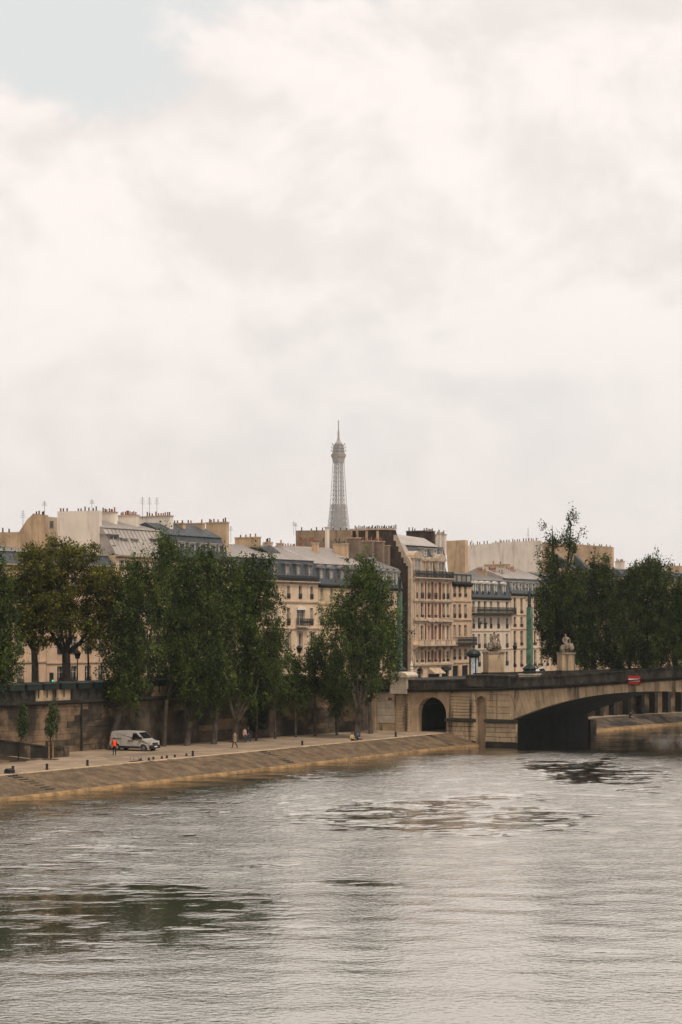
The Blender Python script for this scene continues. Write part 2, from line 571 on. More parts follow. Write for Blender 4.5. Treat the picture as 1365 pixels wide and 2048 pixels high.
def window(parent, xc, z0, w, h, style='plain', y=0.0, pane=None, fr=None, rail=0.0, surround=False, recess=0.20):
    """a casement: frame bars, two panes, maybe a guard rail and a stone surround"""
    fr = fr or frame
    pane = pane or glass
    w, h = round(w, 2), round(h, 2)

    def mk_frame():
        m = MB()
        b = 0.065
        m.box(-w / 2, w / 2, 0, 0.07, 0, b)
        m.box(-w / 2, w / 2, 0, 0.07, h - b, h)
        m.box(-w / 2, -w / 2 + b, 0, 0.07, b, h - b)
        m.box(w / 2 - b, w / 2, 0, 0.07, b, h - b)
        m.box(-0.035, 0.035, 0.003, 0.065, b, h - b)
        for k in (0.36, 0.68):
            m.box(-w / 2 + b, w / 2 - b, 0.008, 0.06, h * k - 0.018, h * k + 0.018)
        return m.mesh('window', fr)

    def mk_pane():
        return MB().box(-w / 2 + 0.02, w / 2 - 0.02, 0.03, 0.045, 0.02, h - 0.02).mesh('pane', pane)

    o = put('window', cached(('wf', w, h, fr.name), mk_frame), parent, (xc, y + recess, z0))
    put('pane', cached(('wp', w, h, pane.name), mk_pane), o)
    if rail:
        def mk_rail():
            m = MB()
            hh = rail
            m.box(-w / 2, w / 2, -0.02, 0.02, hh - 0.05, hh)
            m.box(-w / 2, w / 2, -0.02, 0.02, 0.03, 0.08)
            k = max(4, int(w / 0.13))
            for i in range(k + 1):
                x = -w / 2 + w * i / k
                m.box(x - 0.018, x + 0.018, -0.018, 0.018, 0.08, hh - 0.05)
            m.box(-w / 2, w / 2, -0.010, 0.010, hh * 0.35, hh * 0.62)
            return m.mesh('railing', iron)
        put('railing', cached(('wr', w, rail), mk_rail), o, (0, -recess - 0.05, 0))
    if surround:
        def mk_sur():
            m = MB()
            p = -recess - 0.07
            q = -recess - 0.002
            m.box(-w / 2 - 0.16, -w / 2 - 0.003, p, q, -0.05, h + 0.16)
            m.box(w / 2 + 0.003, w / 2 + 0.16, p, q, -0.05, h + 0.16)
            m.box(-w / 2 - 0.003, w / 2 + 0.003, p, q, h + 0.003, h + 0.16)
            m.box(-w / 2 - 0.24, w / 2 + 0.24, p - 0.12, q, h + 0.163, h + 0.27)
            m.box(-w / 2 - 0.2, w / 2 + 0.2, p - 0.06, q, -0.17, -0.053)
            return m.mesh('surround', trim)
        put('surround', cached(('ws', w, h, recess), mk_sur), o)
    return o


def band(parent, name, x0, x1, z0, z1, proj, mat, y=0.0):
    return MB().box(x0, x1, y - proj, y - 0.002, z0, z1).build(name, mat, parent)


def railing(parent, name, x0, x1, z0, z1, y, step=0.16, ends=0.0):
    m = MB()
    m.box(x0, x1, y - 0.03, y + 0.03, z1 - 0.06, z1)
    m.box(x0, x1, y - 0.02, y + 0.02, z0 + 0.04, z0 + 0.09)
    k = int((x1 - x0) / step)
    for i in range(k + 1):
        x = x0 + (x1 - x0) * i / k
        m.box(x - 0.02, x + 0.02, y - 0.018, y + 0.018, z0, z1 - 0.06)
    zc = (z0 + z1) / 2
    m.box(x0, x1, y - 0.008, y + 0.008, zc - 0.12, zc + 0.14)
    if ends:
        for x in (x0, x1):
            m.box(x - 0.03, x + 0.03, y + 0.031, y + ends, z1 - 0.06, z1)
            for j in range(1, int(ends / step) + 1):
                m.box(x - 0.018, x + 0.018, y + j * step - 0.018, y + j * step + 0.018, z0, z1 - 0.06)
    return m.build(name, iron, parent)


def pot_mesh(mat, k):
    def mk():
        h = (0.34, 0.43, 0.55)[k]
        return MB().lathe([(0.12, 0), (0.13, 0.05), (0.095, 0.1), (0.085, h * 0.85), (0.115, h * 0.9), (0.11, h), (0.05, h)], 7).mesh('chimney_pot', mat)
    return cached(('pot', mat.name, k), mk)


def stack(root, s0, pxl, pxr, pyt, pyb, nf, mat, pots=6, thick=0.6, potcol=None, cap=True, name='chimney_stack', pyt_l=None, step=0):
    """a chimney wall across the roof, standing at right angles to the house front.
    root is the house (origin on the house front at s0); the picture rows give its heights"""
    s = s_px(pxr, nf)
    nb = n_px(pxl, s)
    zt = z_py(pyt, s, (nf + nb) / 2)
    zb = z_py(pyb, s, nf) - 0.8
    x = s - s0
    y0, y1 = nf - NF, nb - NF
    z_base = root.location.z
    m = MB()
    zt -= z_base
    zb -= z_base
    if pyt_l is not None:
        zl = z_py(pyt_l, s, nb) - z_base
        m.prism_x([(y0, zb), (y1, zb), (y1, zl), (y0, zt)], x, x + thick)
    else:
        zl = zt
        m.box(x, x + thick, y0, y1, zb, zt)
    st = m.build(name, mat, root)
    if cap:
        if pyt_l is None:
            MB().box(x - 0.07, x + thick + 0.07, y0 - 0.07, y1 + 0.07, zt + 0.003, zt + 0.14).build('coping', lead if mat in (dkbrick,) else trim, st)
    cols = potcol or [potmat, potmat, potdark]
    for i in range(pots):
        if random.random() < 0.22:
            continue
        f = (i + 0.5 + random.uniform(-0.25, 0.25)) / pots
        y = y0 + 0.15 + (y1 - y0 - 0.3) * f
        z = zt + (zl - zt) * f + (0.14 if cap and pyt_l is None else 0)
        p = put('chimney_pot', pot_mesh(random.choice(cols), random.randrange(3)), st, (x + thick / 2, y, z))
    return st


def aerial(root, s0, px, py, h, n):
    """a roof-top television aerial"""
    s = s_px(px, n)
    z = z_py(py, s, n) - root.location.z
    m = MB()
    x, y = s - s0, n - NF
    m.tube([(x, y, z - 0.6), (x, y, z + h)], 0.024, 5)
    for k in range(4):
        zz = z + h * (0.62 + 0.1 * k)
        wd = 0.5 - 0.07 * k
        m.bar((x - wd, y, zz), (x + wd, y, zz), 0.022)
    return m.build('aerial', iron, root)


def zinc_seams(root, name, x0, x1, ya, za, yb, zb, step=0.75, mat=None):
    m = MB()
    k = int((x1 - x0) / step)
    for i in range(1, k):
        x = x0 + (x1 - x0) * i / k
        m.bar((x, ya, za + 0.02), (x, yb, zb + 0.02), 0.05)
    o = m.build(name, mat or zincseam, root)
    return tag(o, kind='stuff')

# ================================================================== SETTING
def lerp_tab(tab, x):
    xs, ys = zip(*tab)
    return float(np.interp(x, xs, ys))


# ------------------------------------------------------------------ river
def rng_lines(parts):
    out = []
    for a, b, st in parts:
        k = max(1, int(round((b - a) / st)))
        out += [a + (b - a) * i / k for i in range(k)]
    out.append(parts[-1][1])
    return np.array(out)


gx = rng_lines([(-3000, -300, 900), (-300, -60, 60), (-60, -36, 3), (-36, 62, 0.33), (62, 90, 2), (90, 400, 60), (400, 3000, 900)])
gy = rng_lines([(-900, -60, 300), (-60, 58, 12), (58, 130, 0.20), (130, 240, 0.38), (240, 340, 1.6), (340, 700, 60), (700, 3400, 900)])
X, Y = np.meshgrid(gx, gy)
wr = np.random.default_rng(5)


def value_noise(x, y, seed):
    """smooth 2-D value noise, 0..1"""
    r = np.random.default_rng(seed)
    tab = r.random((256, 256))
    xi, yi = np.floor(x).astype(int), np.floor(y).astype(int)
    fx, fy = x - xi, y - yi
    fx, fy = fx * fx * (3 - 2 * fx), fy * fy * (3 - 2 * fy)
    g = lambda a, b: tab[a % 256, b % 256]
    return (g(xi, yi) * (1 - fx) + g(xi + 1, yi) * fx) * (1 - fy) + (g(xi, yi + 1) * (1 - fx) + g(xi + 1, yi + 1) * fx) * fy


def fbm(x, y, seed, octv=4):
    s, a, t = 0, 1.0, 0
    for o in range(octv):
        s = s + a * value_noise(x * 2 ** o, y * 2 ** o, seed + o)
        t += a
        a *= 0.55
    return s / t


# slicks: places where the wind leaves the water smoother (centre, half-length, half-breadth in metres)
def slick(px, py, rx, ry, k, edge=0.9):
    d = EYE * F / (py - HOR)
    cx = (px - 682.5) / F * d
    ax = rx * d / F
    ay = ry * d * d / (EYE * F)
    nx = fbm(X / (ax * 0.7) + px, Y / (ay * 0.55) + py, px) - 0.5
    ny = fbm(X / (ax * 0.25) + 3, Y / (ay * 0.22), px + 40) - 0.5
    r = ((X - cx) / ax) ** 2 + ((Y - d) / ay) ** 2 + nx * 1.3 + ny * 1.0
    return k * np.clip((1.6 - r) / (edge * 2.0), 0, 1)


calm = np.zeros_like(X)
for a in [(250, 1832, 330, 66, 1.0), (70, 1880, 230, 50, 1.0), (420, 1805, 150, 22, 0.9), (890, 1632, 300, 30, 1.0), (1010, 1598, 100, 9, 0.9), (1180, 1545, 140, 28, 1.0),
          (715, 1602, 34, 5, 0.95), (735, 1764, 110, 13, 0.6), (120, 1690, 220, 50, 0.2), (300, 1610, 300, 20, 0.3),
          (1180, 1941, 70, 4, 0.8), (1170, 1905, 120, 8, 0.5), (520, 1732, 60, 5, 0.8), (100, 1735, 120, 6, 0.7),
          (470, 1822, 60, 4, 0.9), (330, 1890, 70, 5, 0.8), (600, 1550, 120, 12, 0.5)]:
    calm = np.maximum(calm, slick(*a))
ripl = 0.5 * fbm(X / 1.5, Y / 0.55, 123, 3) + 0.5 * fbm(X / 3.2, Y / 1.6, 91, 3)
thr = 0.5 + (ripl - 0.5) * 2.6
calm = np.clip((np.clip(calm, 0, 1) * 0.98 - thr) / 0.30 + 0.5, 0, 1) * (calm > 0.01)
streak = fbm(X / 14.0, Y / 3.0, 77, 4)
gust = np.zeros_like(X)
for a in [(250, 1700, 420, 60, 0.35), (640, 1600, 150, 60, 1.0), (420, 1740, 300, 30, 0.6), (1000, 1570, 260, 30, 0.6), (780, 1560, 200, 26, 0.8), (1180, 1512, 340, 12, 0.9), (1320, 1530, 120, 18, 0.8)]:
    gust = np.maximum(gust, slick(*a))
breeze = np.clip((Y - 100) / 55, 0, 1)          # the wind is fresher in mid-river
n_off = -(X - OX) * UY + (Y - OY) * UX
s_off = (X - OX) * UX + (Y - OY) * UY
breeze = breeze * np.clip((-n_off - 7) / 14, 0.05, 1) * np.clip((79 - s_off) / 7, 0.1, 1)        # lee of the bank and the bridge
amp = (0.21 + 0.36 * streak + 0.90 * gust + 1.5 * breeze) * (1 - 0.90 * calm)
Z = np.zeros_like(X)
for i in range(30):
    lam = 0.9 * (7.0 / 0.9) ** (wr.random() ** 1.3)
    th = math.radians(90 + wr.normal(0, 30))
    k = 2 * math.pi / lam
    ka = 0.011 if lam < 2.5 else 0.015
    ph = wr.random() * 6.28
    wob = 1.6 * (fbm(X / (lam * 5), Y / (lam * 5), 200 + i, 2) - 0.5)
    Z += (ka / k) * np.sin(k * (X * math.cos(th) + Y * math.sin(th)) + ph + wob * 2.4)
fade = np.clip((X + 60) / 15, 0, 1) * np.clip((90 - X) / 15, 0, 1) * np.clip((Y - 40) / 15, 0, 1) * np.clip((340 - Y) / 60, 0, 1)
Z *= amp * fade
me = bpy.data.meshes.new('river')
ny_, nx_ = X.shape
vs = np.stack([X, Y, Z], -1).reshape(-1, 3).astype(np.float32)
idx = np.arange(nx_ * ny_).reshape(ny_, nx_)
fc = np.stack([idx[:-1, :-1], idx[:-1, 1:], idx[1:, 1:], idx[1:, :-1]], -1).reshape(-1, 4)
me.vertices.add(len(vs))
me.vertices.foreach_set('co', vs.ravel())
me.loops.add(fc.size)
me.loops.foreach_set('vertex_index', fc.ravel().astype(np.int32))
me.polygons.add(len(fc))
me.polygons.foreach_set('loop_start', np.arange(0, fc.size, 4, dtype=np.int32))
me.update()
me.polygons.foreach_set('use_smooth', np.ones(len(fc), dtype=bool))
at = me.attributes.new('ripple', 'FLOAT', 'POINT')
at.data.foreach_set('value', amp.ravel().astype(np.float32))
wm = bpy.data.materials.new('river_water')
wm.use_nodes = True
t = NT(wm.node_tree)
t.n.remove(t.n['Principled BSDF'])
w_dif = t.node('ShaderNodeBsdfDiffuse')
w_dif.inputs['Color'].default_value = (0.070, 0.070, 0.052, 1)
w_gl = t.node('ShaderNodeBsdfGlossy')
w_gl.inputs['Color'].default_value = (1.0, 0.97, 0.91, 1)
w_fr = t.node('ShaderNodeFresnel')
w_fr.inputs['IOR'].default_value = 1.75
w_mix = t.node('ShaderNodeMixShader')
t.link(t.math('ADD', t.math('MULTIPLY', w_fr.outputs[0], 1.3), 0.16, clamp=True), w_mix.inputs[0])
t.link(w_dif.outputs[0], w_mix.inputs[1])
t.link(w_gl.outputs[0], w_mix.inputs[2])
t.link(w_mix.outputs[0], t.n['Material Output'].inputs['Surface'])
geo = t.node('ShaderNodeNewGeometry')
rp = t.node('ShaderNodeAttribute', attribute_name='ripple').outputs['Fac']
wp = geo.outputs['Position']
n1 = t.noise(t.vmath('MULTIPLY', wp, (0.75, 1.0, 1.0)), 2.9, 2.0, 0.5, 0.2)
n2 = t.noise(t.vmath('MULTIPLY', wp, (0.6, 1.0, 1.0)), 7.0, 2.0, 0.5, 0.2)
hgt = t.math('ADD', t.math('MULTIPLY', n1, 0.22), t.math('MULTIPLY', n2, 0.11))
hgt = t.math('MULTIPLY', hgt, t.math('ADD', t.math('MULTIPLY', rp, 0.24), 0.022))
bp = t.node('ShaderNodeBump')
bp.inputs['Distance'].default_value = 1.0
bp.inputs['Strength'].default_value = 1.0
t.link(hgt, bp.inputs['Height'])
t.link(t.math('ADD', t.math('MULTIPLY', rp, 0.06), 0.03), w_gl.inputs['Roughness'])
for q_ in (w_dif, w_gl):
    t.link(bp.outputs[0], q_.inputs['Normal'])
me.materials.append(wm)
tag(put('river', me), 'grey green river with wind ripples and darker smooth patches', kind='structure')

# ------------------------------------------------------------------ land behind the quay
FAR = [(98, 8.0), (110, 6.0), (127, 3.4), (146, -1.2), (175, -9), (230, -28), (300, -60)]
g = MB()
poly = [(-250, nw(-250) + 0.55), (SB + 0.5, nw(SB) + 0.55), (SB + 0.5, 4.0), (SB + BW - 0.4, 4.0)]
poly += [(s, n + 0.5) for s, n in FAR]
poly += [(3600, -60), (3600, 3600), (-250, 3600)]
pts = [Q(s, n) for s, n in poly]
g.prism_z([(p.x, p.y) for p in pts], 4.6, ST)
tag(g.build('ground', asphalt), 'dark street and city ground behind the quay wall', kind='structure')


def strip(name, mat, rows, label, s_list=None, close=False):
    """sheet through cross-sections: rows is a list of (s, [(n, z), ...])"""
    m = MB()
    for (sa, a), (sb, b_) in zip(rows[:-1], rows[1:]):
        for i in range(len(a) - 1):
            m.quad(Q(sa, *a[i]), Q(sb, *b_[i]), Q(sb, *b_[i + 1]), Q(sa, *a[i + 1]))
    o = m.build(name, mat)
    return tag(o, label, kind='structure')


BANK = [(-60, 6.2), (0, 5.6), (25, 4.7), (60, 3.8), (68, 3.4), (76, 4.0), (79, 4.3)]
ss = [-60 + 2.0 * i for i in range(70)]
ss = [s for s in ss if s < 77.5] + [77.9]
strip('lower_quay_paving', paving, [(s, [(nw(s) + 0.3, QZ), (8, QZ + 0.02), (4, QZ + 0.02), (0.55, QZ)]) for s in ss + [SB + BW + 8]], 'pale paved lower quay beside the river')
strip('quay_edge_stone', bridgestone, [(s, [(0.55, QZ - 0.1), (0.55, QZ + 0.045), (0.0, QZ + 0.045), (-0.06, QZ - 0.04)]) for s in ss], 'pale stone edge along the top of the sloping bank')

slope_mat = M('bank_cobbles', (0.155, 0.106, 0.062), 0.95, 0.28, 0.9, 0.0, 5, (0.085, 0.06, 0.036), 0.7, (0.35, 0.35, 0.35))
t = NT(slope_mat.node_tree)
b = t.n['Principled BSDF']
geo = t.node('ShaderNodeNewGeometry')
rot = t.node('ShaderNodeVectorRotate', rotation_type='Z_AXIS')
t.link(geo.outputs['Position'], rot.inputs['Vector'])
rot.inputs['Angle'].default_value = -ANG
br = t.node('ShaderNodeTexBrick')
t.link(rot.outputs[0], br.inputs['Vector'])
br.inputs['Scale'].default_value = 1.0
br.inputs['Brick Width'].default_value = 0.55
br.inputs['Row Height'].default_value = 0.30
br.inputs['Mortar Size'].default_value = 0.03
br.inputs['Color1'].default_value = (1, 1, 1, 1)
br.inputs['Color2'].default_value = (0.62, 0.62, 0.62, 1)
br.inputs['Mortar'].default_value = (0.18, 0.18, 0.18, 1)
br.inputs['Color1'].default_value = (1.15, 1.12, 1.1, 1)
old = b.inputs['Base Color'].links[0].from_socket
t.put(b.inputs['Base Color'], t.mix(0.4, old, br.outputs['Color'], 'MULTIPLY'))
bp = t.node('ShaderNodeBump')
bp.inputs['Strength'].default_value = 0.6
bp.inputs['Distance'].default_value = 0.05
t.link(br.outputs['Color'], bp.inputs['Height'])
t.link(bp.outputs[0], b.inputs['Normal'])


def bank_rows(slist):
    out = []
    for s in slist:
        w = lerp_tab(BANK, s)
        out.append((s, [(-0.03, QZ + 0.0), (-w * 0.45, QZ - 0.50), (-w * 0.94, 0.20)]))
    return out


strip('sloping_bank', slope_mat, bank_rows(ss), 'cobbled bank sloping from the quay to the water')
rows = []
for s in ss:
    w = lerp_tab(BANK, s)
    j = 0.12 * math.sin(s * 1.7) + 0.1 * math.sin(s * 0.63)
    rows.append((s, [(-w * 0.93 + 0.02, 0.18), (-w * 0.935, 0.22), (-w * 0.97 + j * 0.25, 0.16), (-w * 1.0 + j * 0.6, -0.05), (-w - 1.2, -0.5)]))
strip('waterline_ledge', algae, rows, 'ochre stained stone ledge at the waterline')

# stairs cut into the bank, worn dark
for k, (s, lab) in enumerate([(s_px(18, 0.0), 'dark stone stair down the bank nearest the left edge'),
                              (s_px(522, 0.0), 'dark stone stair down the bank in the middle of the quay'),
                              (s_px(856, 0.0), 'dark stone stair down the bank beside the bridge tunnel')]):
    w = lerp_tab(BANK, s) * 0.84
    th = thing('bank_stair', lab, 'stairs', Q(s, 0, 0), group='stairs down the bank')
    steps = 8
    me_ = MB().box(-0.55, 0.55, -w / steps * 0.40, w / steps * 0.40, -0.35, 0.06).mesh('step', sootstone)
    for i in range(steps):
        y = -w * (i + 0.5) / steps
        z = QZ - (QZ - 0.3) * (i + 0.5) / steps
        put('step', me_, th, (0, y, z))

# ------------------------------------------------------------------ quay wall with its stone blocks
S0W, S1W = -108.0, -0.05
qw = thing('quay_wall', 'tall soot stained quay wall of stone blocks behind the trees', 'wall', QW(0, 0, QZ), ANGW)
MB().box(S0W, S1W, 0.0, 0.9, -0.3, 4.75).build('wall_core', quaycore, qw)
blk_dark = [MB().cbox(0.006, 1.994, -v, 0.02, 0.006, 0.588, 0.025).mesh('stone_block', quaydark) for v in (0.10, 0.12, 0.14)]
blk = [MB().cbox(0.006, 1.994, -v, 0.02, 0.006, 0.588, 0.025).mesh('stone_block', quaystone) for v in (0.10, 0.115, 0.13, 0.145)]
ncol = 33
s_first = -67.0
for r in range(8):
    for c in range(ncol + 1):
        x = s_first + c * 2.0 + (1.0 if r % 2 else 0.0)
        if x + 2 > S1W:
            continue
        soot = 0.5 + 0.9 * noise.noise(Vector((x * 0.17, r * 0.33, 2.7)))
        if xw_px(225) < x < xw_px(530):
            soot += 0.30  # band under the trees: tree shade painted in along with the soot
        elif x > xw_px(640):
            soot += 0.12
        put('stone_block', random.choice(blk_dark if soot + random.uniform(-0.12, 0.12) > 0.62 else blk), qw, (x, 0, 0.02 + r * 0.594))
rest = MB()
for r in range(8):
    x = s_first - 2.0 + (1.0 if r % 2 else 0)
    while x > S0W:
        rest.cbox(x + 0.012, x + 1.988, -0.12, 0.02, 0.02 + r * 0.594 + 0.012, 0.02 + r * 0.594 + 0.582, 0.025)
        x -= 2.0
tag(rest.build('stone_blocks_beyond', quaystone, qw), kind='stuff')
MB().prism_x([(-0.42, 4.90), (-0.45, 5.16), (0.5, 5.18), (0.5, 4.76), (-0.2, 4.76)], S0W, S1W).build('coping', sootstone, qw)
pp = thing('quay_parapet', 'low stone parapet on top of the quay wall, stained black', 'wall', QW(0, 0, 6.60), ANGW)
mm = [sootstone, lightstone]
x = S0W
while x < S1W:
    x2 = min(x + 2.4, S1W)
    clean = (xw_px(40) < x < xw_px(118)) or (xw_px(300) < x < xw_px(325))
    MB().box(x + 0.006, x2 - 0.006, 0.06, 0.50, -0.02, 1.05).build('parapet_block', bridgestone if clean else sootstone, pp)
    x = x2

# stained recess and ramp wall at the left
rp = thing('ramp_wall', 'low black stained ramp wall climbing to the left in front of the quay wall', 'wall', Q(0, 10.7, QZ))
sa, sb_ = -12.0, s_px(127, 10.7)
za = 0.85 + (sb_ - sa) * 0.145
k = 0
x = sb_
while x > sa:
    x2 = x - 1.6
    z1, z2 = 0.80 + (sb_ - x) * 0.145, 0.80 + (sb_ - x2) * 0.145
    MB().prism_y([(x2 + 0.01, -0.05 + max(0, z2 - 1.25)), (x - 0.01, -0.05 + max(0, z1 - 1.25)), (x - 0.01, z1 - 0.14), (x2 + 0.01, z2 - 0.14)], 0.0, 0.42).build('wall_block', sootstone if k % 3 else quaystone, rp)
    MB().prism_y([(x2 + 0.004, z2 - 0.135), (x - 0.004, z1 - 0.135), (x - 0.004, z1 + 0.04), (x2 + 0.004, z2 + 0.04)], -0.07, 0.49).build('coping_stone', sootstone, rp)
    x = x2
    k += 1
MB().box(sb_ + 0.01, sb_ + 0.75, -0.12, 0.6, -0.03, 1.02).build('end_pier', quaystone, rp)
ramp = MB()
ramp.prism_y([(sa, -0.05), (sb_ - 4, -0.05), (sb_ - 4, 0.0), (sa, (sb_ - 4 - sa) * 0.145)], 0.43, 5.6)
rs = ramp.build('ramp', paving)
rs.location = Q(0, 10.7, QZ)
rs.rotation_euler = (0, 0, ANG)
tag(rs, 'paved ramp climbing to the left along the quay wall', kind='structure')
kb = MB().prism_y([(sa, -0.03), (sb_ - 3.6, -0.03), (sb_ - 3.6, 0.12), (sa, 0.62)], -0.62, -0.03).build('ramp_foot', quaystone, rp)

# ------------------------------------------------------------------ bridge
def ztop(n):
    t_ = 10.5 - n
    if t_ < 0:
        return 7.55
    if t_ < 33:
        return 7.55 + 0.00136 * t_ * t_
    u = t_ - 33
    return 9.03 + 0.0898 * u - 0.0016 * u * u if u < 28 else 10.29


arch_px = [(1025, 1440), (1050, 1429.5), (1079, 1419), (1100, 1412), (1126, 1404.6), (1150, 1398.8), (1174, 1394), (1200, 1390), (1227, 1387), (1262, 1384.4), (1301, 1383), (1330, 1382.8)]
arch = []
for px, py in arch_px:
    n = n_px(px, SB)
    arch.append((n, z_py(py, SB, n)))
nc = arch[-1][0]
arch += [(2 * nc - n, z) for n, z in arch[-2::-1]]
ARCH0, ARCH1 = arch[0][0], arch[-1][0]
BEND = ARCH1 - 14


def tunnel(nc_, r, z0, zs, top=None):
    pts = [(nc_ + r, z0)]
    for i in range(13):
        a = math.pi * i / 12
        pts.append((nc_ + r * math.cos(a), zs + (top or r) * math.sin(a)))
    pts.append((nc_ - r, z0))
    return pts


TUN = tunnel((n_px(835, SB) + n_px(893, SB)) / 2, (n_px(835, SB) - n_px(893, SB)) / 2, -1.0, 3.55, 2.0)
NIC = tunnel((n_px(953, SB) + n_px(972, SB)) / 2, (n_px(953, SB) - n_px(972, SB)) / 2, -1.0, 5.15, 0.66)


def profile(with_niche):
    p = [(NW + 2.0, -1.0)] + TUN
    if with_niche:
        p += NIC
    p += [(ARCH0, -1.0), (ARCH0, arch[0][1] - 0.01)] + arch[1:-1] + [(ARCH1, arch[-1][1] - 0.01), (ARCH1, -1.0), (BEND, -1.0)]
    n = BEND
    while n < NW + 2.0:
        p.append((n, ztop(n) - 1.46))
        n += 1.5
    p.append((NW + 2.0, ztop(NW + 2) - 1.46))
    return p


brg = thing('stone_bridge', 'pale stone arch bridge with dark stained parapet crossing the river', 'bridge', Q(SB, 0, 0))
front = MB().prism_x(profile(True), 0.0, 1.1).build('abutment_face', bridgestone, brg)
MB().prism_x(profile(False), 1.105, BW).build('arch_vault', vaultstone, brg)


def ribbon(z_lo, z_hi, x0, x1, n0, n1, step=1.5):
    m = MB()
    ns = [n0 + (n1 - n0) * i / max(1, int(round((n1 - n0) / step))) for i in range(max(1, int(round((n1 - n0) / step))) + 1)]
    for a, b_ in zip(ns[:-1], ns[1:]):
        va, vb = (ztop(a) + z_lo, ztop(a) + z_hi), (ztop(b_) + z_lo, ztop(b_) + z_hi)
        m.quad((x0, a, va[0]), (x0, b_, vb[0]), (x0, b_, vb[1]), (x0, a, va[1]))
        m.quad((x1, a, va[0]), (x1, b_, vb[0]), (x1, b_, vb[1]), (x1, a, va[1]))
        m.quad((x0, a, va[1]), (x0, b_, vb[1]), (x1, b_, vb[1]), (x1, a, va[1]))
        m.quad((x0, a, va[0]), (x0, b_, vb[0]), (x1, b_, vb[0]), (x1, a, va[0]))
    for e in (ns[0], ns[-1]):
        m.quad((x0, e, ztop(e) + z_lo), (x1, e, ztop(e) + z_lo), (x1, e, ztop(e) + z_hi), (x0, e, ztop(e) + z_hi))
    return m


n_left = NW + 2
ribbon(-1.455, -1.24, -0.30, 0.9, BEND, n_left).build('cornice', sootstone, brg)
ribbon(-1.235, -1.10, -0.48, 0.9, BEND, n_left).build('cornice', sootstone, brg)
n = BEND + 0.3
while n < n_left - 1:
    n2 = min(n + 2.2, n_left)
    ribbon(-1.095, -0.16, -0.14, 0.34, n + 0.006, n2 - 0.006).build('parapet_block', parapetstone, brg)
    ribbon(-0.155, 0.0, -0.22, 0.42, n + 0.004, n2 - 0.004).build('parapet_cap', parapetstone, brg)
    n = n2
ribbon(-1.455, 0.0, BW - 0.45, BW + 0.1, BEND, 4.0).build('parapet', sootstone, brg)
ribbon(-1.45, -1.0, 0.95, BW - 0.5, BEND, n_left).build('deck', asphalt, brg)
# pedestal block of the parapet under the first statue
na, nb = n_px(935, SB), n_px(1023, SB)
MB().box(-0.42, 0.9, nb, na, ztop(nb) - 1.09, 8.16).build('parapet_pedestal', parapetstone, brg)
MB().box(-0.52, 1.0, nb - 0.1, na + 0.1, 8.163, 8.30).build('pedestal_cap', parapetstone, brg)


def courses(n0, n1, z0, z1, proj, hgt=0.36, mat=bridgestone, split=False):
    z = z0
    k = 0
    while z < z1 - 0.1:
        z2 = min(z + hgt, z1)
        cuts = [n0, n1] if not split else [n0] + sorted(random.uniform(n0 + 0.4, n1 - 0.4) for _ in range(int(abs(n1 - n0) / 2.2))) + [n1]
        for a, b_ in zip(cuts[:-1], cuts[1:]):
            m = MB()
            c = 0.04
            g_ = 0.022
            vs_ = [(-proj + c, a + g_, z + g_), (-proj + c, b_ - g_, z + g_), (-proj + c, b_ - g_, z2 - g_), (-proj + c, a + g_, z2 - g_),
                   (0.03, a + g_, z + g_), (0.03, b_ - g_, z + g_), (0.03, b_ - g_, z2 - g_), (0.03, a + g_, z2 - g_),
                   (-proj, a + g_ + c, z + g_ + c), (-proj, b_ - g_ - c, z + g_ + c), (-proj, b_ - g_ - c, z2 - g_ - c), (-proj, a + g_ + c, z2 - g_ - c)]
            m.add(vs_, [(8, 9, 10, 11), (0, 1, 9, 8), (1, 2, 10, 9), (2, 3, 11, 10), (3, 0, 8, 11), (0, 4, 5, 1), (1, 5, 6, 2), (2, 6, 7, 3), (3, 7, 4, 0)])
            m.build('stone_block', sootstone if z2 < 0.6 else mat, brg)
        z = z2
        k += 1


zc_ = 6.05
courses(n_px(820, SB), n_px(793, SB), QZ, zc_, 0.16)
courses(n_px(752, SB), n_px(741, SB), QZ, zc_, 0.12)
courses(n_px(945, SB), n_px(903, SB), 3.12, zc_ + 0.1, 0.22)
courses(n_px(953, SB), n_px(945.5, SB), 3.12, zc_ + 0.1, 0.34, 0.72)
courses(n_px(995, SB), n_px(974, SB), 3.12, zc_ + 0.2, 0.10, 0.72)
courses(n_px(1024, SB), n_px(996, SB), 3.12, zc_ + 0.25, 0.16, 0.72)
courses(n_px(790, SB), n_px(755, SB), QZ + 0.9, zc_, 0.05, 0.9, lightstone, True)
courses(n_px(1036, SB), n_px(973, SB), -0.6, 2.80, 0.30, 0.56, bridgestone, True)
courses(n_px(952.5, SB), n_px(897, SB), -0.6, 2.80, 0.34, 0.56, bridgestone, True)
for a, b_ in ((1037, 973), (952.6, 894)):
    MB().box(-0.55, 0.02, n_px(a, SB), n_px(b_, SB), 2.803, 3.115).build('ledge', sootstone, brg)
MB().box(0.75, 1.09, NIC[-1][0] - 0.02, NIC[0][0] + 0.02, -0.6, 5.9).build('niche_back', bridgestone, brg)

